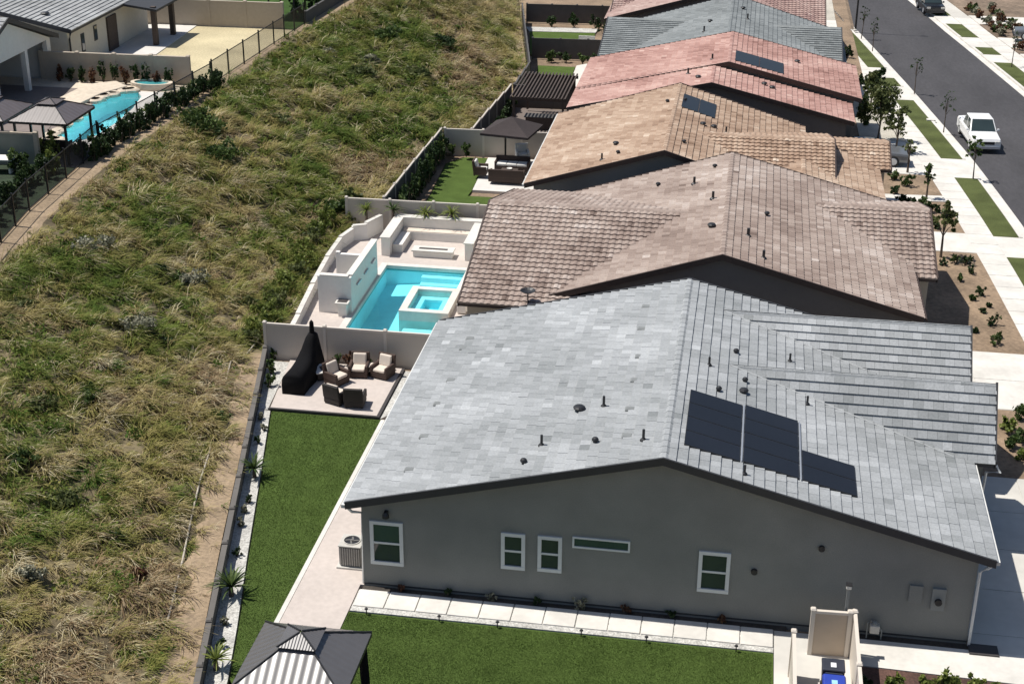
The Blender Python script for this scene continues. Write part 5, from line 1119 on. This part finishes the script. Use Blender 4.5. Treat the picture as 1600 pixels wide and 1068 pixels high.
mb = MB(); n = len(PC); mb.add([(x, y, LZ) for x, y in PC]+[(x*.96+(-25.5)*.04, y, LZ-1.0) for x, y in PC], [(i, n+i, n+(i+1) % n, (i+1) % n) for i in range(n)]+[tuple(range(n, 2*n))]); mb.build('basin', 'pool_plaster', plL)
MB().add([(x, y, LZ-.08) for x, y in PC], [tuple(range(n))]).build('water', 'pool_water', plL)
rr_ = random.Random(3)
for k in range(26):   # flat coping rocks round the far and left rim
    i = k % len(left_side); a, b_ = left_side[min(i, len(left_side)-2)], left_side[min(i, len(left_side)-2)+1]; f = rr_.random(); x = a[0]+(b_[0]-a[0])*f-.25*rr_.random(); y = a[1]+(b_[1]-a[1])*f+.1*rr_.random()
    rings = [[(x+r*math.cos(t*.785+k)*(.8+.4*rr_.random()), y+r*math.sin(t*.785+k)*(.8+.4*rr_.random()), LZ+zz) for t in range(8)] for r, zz in ((.42, -.02), (.45, .14), (.30, .22))]
    MB().loft(rings).build('rim_rock', 'stone_tan', plL)
spL = thing('spa', 'round spa with dark rim behind the curved upper pool', 'spa', (-25.1, 45.3, LZ)); 
sr = lambda r, z: [(-25.0+1.35*r*math.cos(a), 45.15+.75*r*math.sin(a), LZ+z) for a in np.linspace(0, 2*math.pi, 20, endpoint=False)]
MB().loft([sr(1, .02), sr(1, .42), sr(.82, .42), sr(.8, .25)], cap=False).build('rim', 'stone_tan', spL); MB().add(sr(.81, .3), [tuple(range(20))]).build('water', 'tile_teal', spL)
mb = MB(); mb.prism([(-29.3, 41.0), (-27.6, 39.6), (-27.2, 42.6), (-26.3, 44.5), (-27.5, 45.6), (-29.0, 44.4)], LZ, LZ+.28); tag(mb.build('planter_rock', 'stone_tan', bevel=.08), 'pale raised stone ledge beside the curved pool', 'ledge')
lsheet('sand_yard', edge(46.1, 62.4)+[(-31.3, 62.4), (-31.3, 46.1)], 'sand_lawn', .0)
lsheet('patio', [(-31.3, 46.1), (-31.3, 62.4), (-60, 62.4), (-60, 46.1)], 'concrete_pad', .02)
mb = MB(); mb.prism([(-31.28, 52.6), (-28.0, 53.4), (-28.4, 62.2), (-31.28, 62.2)], LZ-.1, LZ+.05); struct('patio', mb, 'concrete_pad')
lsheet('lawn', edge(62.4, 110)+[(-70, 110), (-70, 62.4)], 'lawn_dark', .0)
LZf = lambda x, y: LZ
fence('yard_wall', 'tan block wall between the curved pool and the sandy yard', [(-32.6, 46.15), (-23.0, 46.4)], 1.75, 'stucco_tan', 'stucco_tan', 2.6, .16, LZf, 'wall', True, .22)
fence('yard_wall', 'tan block wall at the back of the sandy yard', [(-32.9, 62.3), (-22.0, 62.55)], 1.85, 'stucco_tan', 'stucco_tan', 2.8, .16, LZf, 'wall', True, .22)
fence('yard_wall', 'grey green wall beside the upper gazebos at the left edge', [(-40, 29.0), (-24.9, 29.3)], 1.75, mat('wall_grey_green', (.22, .23, .20), .9, .06), 'stucco_tan', 2.8, .16, LZf, 'wall', True, .22)
iron_fence('iron_fence', 'black iron view fence along the top of the slope below the upper pool', [(float(xfl(y))+.12, y) for y in (8, 14, 22.5, 32.4)], 1.6, LZ)
iron_fence('iron_fence', 'black iron view fence along the sandy yard', [(float(xfl(y))+.12, y) for y in (46.6, 52, 57.7, 64)], 1.6, LZ)
iron_fence('iron_fence', 'black iron fence half hidden by the hedge below the upper pool', [(float(xfl(y))+.12, y) for y in (32.5, 39, 46.4)], 1.5, LZ)
fence('rear_wall', 'far rear wall along the path at the top of the slope', [(float(xfl(y))+.12, y) for y in (64.3, 71.9, 90)], .9, 'fence_dark', 'fence_dark', 3, .12, LZf)
for k in range(24):
    y = 30.6+k*.68; x = float(xfl(y))+.55+random.uniform(-.1, .12); bush('dark hedge shrub outside the upper pool fence, %s from the near end' % NUM[k], x, y, min(LZ, float(hz(x, y)))-.05, .5, .5, .95+random.random()*.35, 520, .11, LEAF_DARK, 470+k, group='hedge below the upper pool', name='hedge_shrub')
for k in range(9):
    y = 38.0+k*.95; x = float(xfl(y))-.45; spiky('spiky green plant between the upper pool and its iron fence, %s' % NUM[k], x, y, LZ, 26, .75, LEAF_LIME if k % 2 else LEAF, 900+k, .3, .09, 'spiky plants by the upper pool')
for k in range(11):
    x = -31.3+k*.72; bush('dark shrub under the tan wall behind the curved pool, %s from house' % NUM[k], x, 45.75, LZ, .38, .3, .9+random.random()*.5, 260, .11, LEAF_DARK if k % 3 else LEAF_RED, 500+k, group='shrubs under the tan pool wall')
for k, (x, y, s) in enumerate(((-24.6, 30.2, .9), (-25.6, 28.2, .7), (-23.6, 28.4, .8), (-24.3, 26.6, .6), (-26.4, 30.0, .6), (-23.4, 31.0, .7))):
    bush('leafy green bush by the grey green wall at the left edge, %s' % NUM[k], x, y, LZ, s, s, s*1.4, 520, .13, LEAF if k % 2 else LEAF_LIME, 520+k, group='bushes by the left edge wall')
for k, (x, y, h, r_) in enumerate(((-27.2, 24.5, 5.0, 2.0), (-28.2, 20.0, 5.2, 2.2))): tree('dark shade tree in the yard beyond the left iron fence, %s' % ['far one', 'near one'][k], x, y, LZ, h, r_, 3200, .2, LEAF_DARK, 540+k, .35, .14)
tb2 = local_thing('picnic_table', 'white picnic table in the dark yard at the left edge', 'table'); MB().box((0, 0, .74), (1.8, .9, .06)).build('table_top', 'stucco_white', tb2)
for sx in (-1, 1): MB().box((sx*.7, 0, .36), (.1, .7, .7)).build('leg', 'stucco_white', tb2)
place(tb2, -26.5, 28.0, LZ, .1)
gazebo('brown hard-top gazebo beside the curved upper pool', -24.75, 31.1, LZ, 1.62, 1.75, 2.3, 3.15, 'gaz_brown', ribs=10, group='upper gazebos')
gazebo('brown hard-top gazebo cut by the left edge of the picture', -28.2, 31.0, LZ, 1.62, 1.75, 2.3, 3.15, 'gaz_brown', ribs=10, group='upper gazebos')
place(sofa('pale sofa under the brown gazebo near the curved pool', 1.6, 'wicker_dark', 'cushion_white'), -25.0, 31.6, LZ+.03, math.pi)
for k, (x, y) in enumerate(((-23.6, 47.2), (-22.8, 46.9), (-24.0, 46.9))): spiky('pale agave at the fence corner of the sandy yard, %s' % NUM[k], x-.2, y, LZ, 24, .6, LEAF_GREY, 550+k, .15, .1, 'agaves at the fence corner', 'agave')
# upper houses
hL2 = thing('house', 'white upper house with pale grey tile roof beside the sandy yard', 'house', (-37, 54, LZ))
BL2 = Block('y', 47.4, 61, (-42.0, 9.1), (-53, 6.8), (-31.0, 6.82), LZ, 'stucco_cream')
roof(hL2, [BL2], T7, 'flat', .34, .36); walls(hL2, [BL2])
for x, y in ((-33.5, 49.2),): vent_cap(hL2, BL2, x, y, .3)
vent_pipe(hL2, BL2, -37.0, 50.2, .5, .08)
for z0, z1, y0, y1 in ((4.9, 6.1, 49.6, 50.1), (5.2, 6.2, 51.6, 52.1)):
    o = MB().box((-31.44, (y0+y1)/2, (z0+z1)/2), (.06, y1-y0, z1-z0)).build('window', 'fascia_dark', hL2); MB().box((-31.41, (y0+y1)/2, (z0+z1)/2), (.02, y1-y0-.12, z1-z0-.12)).build('pane', 'window_glass', o)
MB().box((-31.40, 54.4, LZ+1.15), (.14, 1.5, 2.3)).build('door', 'wood_dark', hL2)
MB().tube([(-31.1, 47.45, 6.6), (-31.35, 47.8, 6.2), (-31.35, 47.8, LZ)], .06, 6).build('downspout', 'fascia_dark', hL2)
for y in (56.0, 59.2): MB().box((-29.0, y, LZ+1.35), (.32, .32, 2.65)).build('porch_post', 'wood_dark', hL2)
MB().add([(-31.3, 55.6, 6.9), (-28.6, 55.6, 6.55), (-28.6, 60.2, 6.55), (-31.3, 60.2, 6.9), (-31.3, 55.6, 6.75), (-28.6, 55.6, 6.4), (-28.6, 60.2, 6.4), (-31.3, 60.2, 6.75)], [(0, 1, 2, 3), (7, 6, 5, 4), (0, 4, 5, 1), (1, 5, 6, 2), (2, 6, 7, 3), (3, 7, 4, 0)]).build('porch_roof', 'fascia_dark', hL2)
hL1 = thing('house', 'white upper house with covered patio gable behind the gazebos', 'house', (-37, 41, LZ))
BL1 = Block('x', -48, -31.75, (41.0, 8.92), (34.6, 6.5), (47.1, 6.6), LZ, 'stucco_white', over=.5)
roof(hL1, [BL1], T7, 'flat', .34, .36); 
# gable wall with the patio opening: jambs, pillar, header and a recessed dark back wall
W1 = 'stucco_white'
def xw(poly, x0, x1, m, nm='wall'):
    n = len(poly); vs = [(x0, y, z) for y, z in poly]+[(x1, y, z) for y, z in poly]; MB().add(vs, [tuple(range(n)), tuple(range(2*n-1, n-1, -1))]+[(i, n+i, n+(i+1) % n, (i+1) % n) for i in range(n)]).build(nm, m, hL1)
xw([(35.1, LZ), (39.6, LZ), (39.6, 6.5), (46.1, 6.5), (46.1, LZ), (46.6, LZ), (46.6, 6.55), (41.0, 8.7), (35.1, 6.5)], -32.4, -32.1, W1)
for y in (43.3,): MB().box((-32.25, y, LZ+1.25), (.32, .34, 2.5)).build('pillar', W1, hL1)
MB().box((-36.6, 43, LZ+1.35), (.2, 8, 2.7)).build('wall', W1, hL1); MB().box((-40, 47.0-.5, LZ+1.4), (15, .2, 2.8)).build('wall', W1, hL1); MB().box((-40, 35.2, LZ+1.3), (15.4, .2, 2.6)).build('wall', W1, hL1)
o = MB().box((-36.46, 43.4, LZ+1.15), (.06, 3.4, 2.1)).build('sliding_door', 'fascia_dark', hL1)
for k in range(3): MB().box((-36.42, 42.3+k*1.1, LZ+1.15), (.02, 1.0, 1.95)).build('pane', 'window_glass', o)
place(sofa('dark sofa under the covered patio of the upper white house', 2.0, 'wicker_dark', 'wicker_dark'), -34.4, 42.0, LZ+.03, -math.pi/2)
pc = thing('patio_cover', 'white patio cover on dark posts at the corner of the far green yard', 'patio cover', (-22.6, 67.0, LZ))
MB().box((-22.9, 66.6, LZ+2.0), (2.2, 3.2, .12)).build('roof', 'stucco_white', pc)
for sx in (-1, 1):
    for sy in (-1, 1): MB().box((-22.9+sx*.95, 66.6+sy*1.4, LZ+.97), (.1, .1, 1.94)).build('post', 'black_metal', pc)
for k in range(9):
    y = 66+k*2.2; x = float(xfl(y))-.8; bush('dark shrub along the far upper yard wall, %s' % NUM[k], x-.3, y, LZ, .8, .9, 1.6, 420, .16, LEAF_DARK, 560+k, group='shrubs of the far upper yard')
# ------------------------------------------------------------------ hillside vegetation
GC = [(560, 90, 6), (620, 60, 5), (500, 130, 5), (400, 180, 4), (640, 130, 4), (235, 370, 2.2), (60, 480, 2.5), (150, 480, 2.5), (250, 500, 2), (60, 790, 2.2), (40, 600, 2.5), (480, 270, 3), (520, 200, 4), (30, 700, 2), (330, 190, 2.5), (430, 330, 2), (600, 180, 4)]
RC = [(690, 110, 4), (640, 210, 3), (470, 310, 2.5), (560, 230, 2.5), (330, 560, 1.5), (130, 1000, 2.5), (700, 60, 4), (240, 870, 1.6)]
def field(L_, x, y):
    o = np.zeros_like(x)
    for px, py, r in L_:
        a, b_ = U(px, py, 2.0); o = np.maximum(o, np.exp(-((x-a)**2*1.6+(y-b_)**2*.6)/r**2))
    return o
def scatter(n, ylo=-15., yhi=108.):
    y = ylo+(yhi-ylo)*RNG.random(n)**1.35; s = RNG.random(n); b = xb(y); t = xt(y); x = b-.25+(t-b+.1)*s; return x, y
def grass():
    # tussocks: three quarters of the tufts gather in clumps, the rest is short cover between them
    nc = 5200; cx_, cy_ = scatter(nc); cr = RNG.uniform(.16, .42, nc)*(1+np.clip(cy_, 0, 90)/150); ct = RNG.normal(0, .18, nc); ca_ = RNG.normal(0, .5, nc)
    n1 = 39000; ci = RNG.integers(0, nc, n1); rr1 = np.abs(RNG.normal(0, .55, n1)); th = RNG.random(n1)*6.283
    x1 = cx_[ci]+cr[ci]*rr1*np.cos(th); y1 = cy_[ci]+cr[ci]*rr1*np.sin(th); h1_ = np.exp(-rr1**2*.8)*(.55+1.35*cr[ci]/.42)
    NB = 27000; x2, y2 = scatter(NB); x = np.concatenate([x1, x2]); y = np.concatenate([y1, y2]); hgt = np.concatenate([h1_, np.full(NB, .5)]); dt = np.concatenate([ct[ci], RNG.normal(-.05, .12, NB)]); da = np.concatenate([ca_[ci], RNG.normal(0, .6, NB)])
    nt_ = len(x); d = xb(y)-x; e = x-xt(y)
    dens = np.clip((d-.5)/1.2+((y > 17) & (y < 34))*.8, .08, 1)*np.clip(e/1.0+.1, .12, 1)*(.5+.5*np.clip((fbm(x, y, .8)-.22)*3, 0, 1))*(d > .1)
    k = RNG.random(nt_) < dens; x, y, hgt, dt, da = x[k], y[k], hgt[k], dt[k], da[k]; nt_ = len(x)
    gf = field(GC, x, y)*.9+(fbm(x+31, y+7, .28)-.5)*1.0; rf = field(RC, x, y)*.7+(fbm(x-20, y+40, .33)-.5)*.9
    tone = .53+(fbm(x, y, .6)-.5)*.62+dt+RNG.normal(0, .03, nt_)
    gm = np.clip((gf-.24)/.4, 0, 1); tone = np.where(RNG.random(nt_) < gm, .06+.34*fbm(x+5, y, 1.0)+dt*.5, tone); rm = np.clip((rf-.18)/.4, 0, .85)*(1-gm); tone = np.where(RNG.random(nt_) < rm, .85+(RNG.random(nt_)-.5)*.12, tone)
    tone = np.where(RNG.random(nt_) < .09, .98, tone); tone = np.where((xb(y)-x < 2.0) & (y > 16.5) & (y < 33.5) & (RNG.random(nt_) < .8), .30+RNG.normal(0, .06, nt_), tone)
    z = hz(x, y); nb = 10; N = nt_*nb; big = hgt*(.6+.9*fbm(x+11, y+3, .5))
    X0 = np.repeat(x, nb)+RNG.normal(0, .055, N)*np.repeat(big, nb); Y0 = np.repeat(y, nb)+RNG.normal(0, .055, N)*np.repeat(big, nb); Z0 = np.repeat(z, nb)-.02
    wind = np.repeat((fbm(x+70, y-30, .25)-.5)*2.2+da, nb); ang = -.25+wind+RNG.normal(0, .55, N); el = np.clip(RNG.normal(.62, .30, N), .08, 1.5)
    L_ = np.repeat(.50*big, nb)*RNG.uniform(.55, 1.25, N); wd_ = RNG.uniform(.012, .028, N)*(1+np.clip(Y0, 0, 90)/80)
    dx, dy, dz = np.cos(ang)*np.cos(el), np.sin(ang)*np.cos(el), np.sin(el); sx, sy = -np.sin(ang)*wd_/2, np.cos(ang)*wd_/2
    P0 = np.stack([X0, Y0, Z0], 1); D = np.stack([dx, dy, dz], 1); S = np.stack([sx, sy, np.zeros(N)], 1)
    P1 = P0+D*(L_*.55)[:, None]; D2 = D.copy(); D2[:, 2] -= .6; P2 = P1+D2*(L_*.55)[:, None]
    V = np.stack([P0-S, P0+S, P1+S*.9, P1-S*.9, P2+S*.25, P2-S*.25], 1).reshape(-1, 3)
    i = np.arange(N)*6; F = np.stack([np.stack([i, i+1, i+2, i+3], 1), np.stack([i+3, i+2, i+4, i+5], 1)], 1).reshape(-1, 4)
    T = np.repeat(np.clip(np.repeat(tone, nb)+RNG.normal(0, .04, N), 0, 1), 6)
    tag(bulk('dry_grass', V, F, G_HILL, None, T), 'wind-blown dry and green grass covering the hillside', 'grass', kind='stuff')
    # leafy weeds in clumps
    nw = 2600; x, y = scatter(nw); gf = field(GC, x, y)+(fbm(x+31, y+7, .28)-.5); k = (RNG.random(nw) < np.clip(gf*1.1+.1, .03, 1)) & (xb(y)-x > 1.2) & (x-xt(y) > .6); x, y = x[k], y[k]; z = hz(x, y); per = 46; N = len(x)*per
    r_ = np.repeat(RNG.uniform(.18, .5, len(x)), per); P = np.stack([np.repeat(x, per), np.repeat(y, per), np.repeat(z, per)], 1)+RNG.normal(0, .5, (N, 3))*np.stack([r_, r_, r_*.55], 1); P[:, 2] += r_*.5
    u = RNG.normal(size=(N, 3)); u /= np.linalg.norm(u, axis=1)[:, None]; v = np.cross(u, RNG.normal(size=(N, 3))); v /= np.linalg.norm(v, axis=1)[:, None]; s = RNG.uniform(.04, .10, (N, 1))*(1+np.clip(P[:, 1:2], 0, 90)/120)
    V = np.stack([P-u*s, P+v*s*.5, P+u*s, P-v*s*.5], 1).reshape(-1, 3); T = np.repeat(np.clip(np.repeat(RNG.beta(1.2, 2.5, len(x))*.6, per)+RNG.normal(0, .06, N), 0, 1), 4)
    tag(bulk('weeds', V, np.arange(N*4).reshape(-1, 4), G_HILL, None, T), 'low leafy weeds scattered through the hillside grass', 'weeds', kind='stuff')
grass()
def turf(n, poly, z):
    """short turf blades on a level lawn"""
    p = np.array(poly); lo, hi = p.min(0), p.max(0); q = lo+(hi-lo)*RNG.random((n, 2)); ins = np.zeros(n, bool); j = len(p)-1
    for i in range(len(p)):
        c = ((p[i, 1] > q[:, 1]) != (p[j, 1] > q[:, 1])) & (q[:, 0] < (p[j, 0]-p[i, 0])*(q[:, 1]-p[i, 1])/(p[j, 1]-p[i, 1]+1e-12)+p[i, 0]); ins ^= c; j = i
    q = q[ins]; m = len(q); a = RNG.random(m)*6.283; l = RNG.uniform(.02, .045, m)*(.7+.6*fbm(q[:, 0], q[:, 1], 1.5)); w_ = .011
    B = np.column_stack([q, np.full(m, z)]); S = np.column_stack([np.cos(a), np.sin(a), np.zeros(m)])*w_; Tt = B+np.column_stack([RNG.normal(0, .02, (m, 2)), l])
    V = np.stack([B-S, B+S, Tt], 1).reshape(-1, 3); return V, np.repeat(np.clip(.2+.5*fbm(q[:, 0]+3, q[:, 1], .9)+RNG.normal(0, .12, m), 0, 1), 3)
TURF = tintmat('turf_blade', [(0, (.07, .115, .024)), (.5, (.10, .155, .036)), (1, (.155, .195, .06))], .8, .2, .1, 6, .2)
parts_ = [turf(90000, LE[:5]+[(-2.3, -5.6), (-2.34, 11.7)], .0), turf(150000, [(-.1, -2.7), (-.1, -1.62), (13.45, -1.6), (13.45, -6), (-2.2, -6), (-2.2, -2.8)], .0)]
Vt = np.concatenate([q[0] for q in parts_]); Tt_ = np.concatenate([q[1] for q in parts_])
tag(bulk('turf', Vt, np.arange(len(Vt)).reshape(-1, 3), TURF, None, Tt_), 'short green turf of the nearest lawns', 'grass', kind='stuff')
HB = [(318, 205, 1.7, 1.5, LEAF, 'wide green bush high on the slope below the upper pool hedge'), (345, 240, 1.3, 1.2, LEAF_DARK, 'dark bush just below the wide green bush on the slope'), (130, 398, 1.0, .95, LEAF_GREY, 'pale silvery bush on the left slope, left one of a pair'), (163, 388, .8, .85, LEAF_GREY, 'pale silvery bush on the left slope, right of a pair'), (118, 400, .6, .5, LEAF_DARK, 'dark low bush left of the silvery pair'), (234, 388, .8, .9, LEAF_LIME, 'bright green leafy bush on the middle of the slope'), (241, 430, .75, .7, LEAF_DARK, 'very dark round bush below the bright green one'), (300, 446, .9, .9, LEAF_GREY, 'grey green round bush right of the dark one'), (272, 440, .5, .5, LEAF_DARK, 'small dark bush between the dark and grey green ones'), (222, 520, 1.15, .85, LEAF_GREY, 'long grey sage bush low on the left slope'), (245, 535, .6, .5, LEAF_DARK, 'dark bush at the right end of the grey sage'), (50, 910, .45, .7, LEAF_GREY, 'pale thistle clump at the lower left'), (140, 615, .9, .5, LEAF_DARK, 'dark flat bush on the left slope above the tan grass'), (60, 640, .9, .6, LEAF, 'green bush at the left edge of the slope'), (90, 790, .9, .6, LEAF, 'green bush in the lower left grass'), (25, 720, .8, .6, LEAF, 'green bush cut by the left border, lower one'), (30, 480, .9, .6, LEAF, 'green bush cut by the left border, upper one'), (690, 75, 1.6, 1.1, LEAF_DARK, 'dark bush far up the slope by the reddish grass'), (600, 60, 1.5, .9, LEAF, 'green bush far up the slope'), (560, 120, 1.3, .9, LEAF, 'green bush in the upper middle of the slope'), (575, 100, 1.0, .8, LEAF_GREY, 'grey bush in the upper middle of the slope'), (515, 90, .7, .7, LEAF_GREY, 'pale bush near the top path'), (650, 120, 1.4, .8, LEAF, 'green bush right of the upper middle'), (430, 190, 1.0, .7, LEAF, 'green bush right of the wide one'), (525, 335, .9, 1.0, LEAF_DARK, 'dark leafy bush at the upper corner of the pool yard'), (545, 320, .8, .9, LEAF, 'green leafy bush at the upper corner of the pool yard'), (345, 660, .5, .6, LEAF_DARK, 'dark bush by the dirt strip beside the near lawn'), (175, 840, .5, .5, LEAF_DARK, 'dark tuft in the lower grass'), (390, 480, .6, .6, LEAF, 'green tuft near the pool yard corner'), (210, 900, .4, .4, LEAF_RED, 'brown tuft in the lower grass')]
for k, (px, py, r_, h, mm, lab) in enumerate(HB):
    z = 2.0
    for _ in range(8): x, y = U(px, py, z); z = float(hz(x, y))
    bush(lab, x, y, z-.06, r_*1.05, r_*.9, h*.8, int(900+700*r_), .085 if y < 30 else .13, LEAF if (mm is LEAF_DARK and k not in (6, 10, 17)) else (LEAF_OLIVE if (mm is LEAF and k % 3) else mm), 600+k, group='hillside bushes', lobes=8)
# drain pipe along the foot of the slope
pp = []
for px, py in ((262, 968), (272, 925), (285, 870), (300, 800), (313, 755), (326, 712), (330, 690)):
    x, y = U(px, py, .55); pp.append((x, y, float(hz(x, y))+.07))
tag(MB().tube(pp, .038, 7).build('drain_pipe', 'pipe_white', smooth=True), 'pale drain pipe lying along the foot of the slope', 'pipe')
pp = []
for px, py in ((470, 395), (440, 450), (410, 505), (385, 545), (360, 560), (352, 600)):
    x, y = U(px, py, .7); pp.append((x, y, float(hz(x, y))+.06))
tag(MB().tube(pp, .035, 6).build('irrigation_hose', 'pipe_white', smooth=True), 'thin pale hose on the slope above the pool yard corner', 'hose')
for o in bpy.data.objects:
    if '_w' in o: del o['_w']
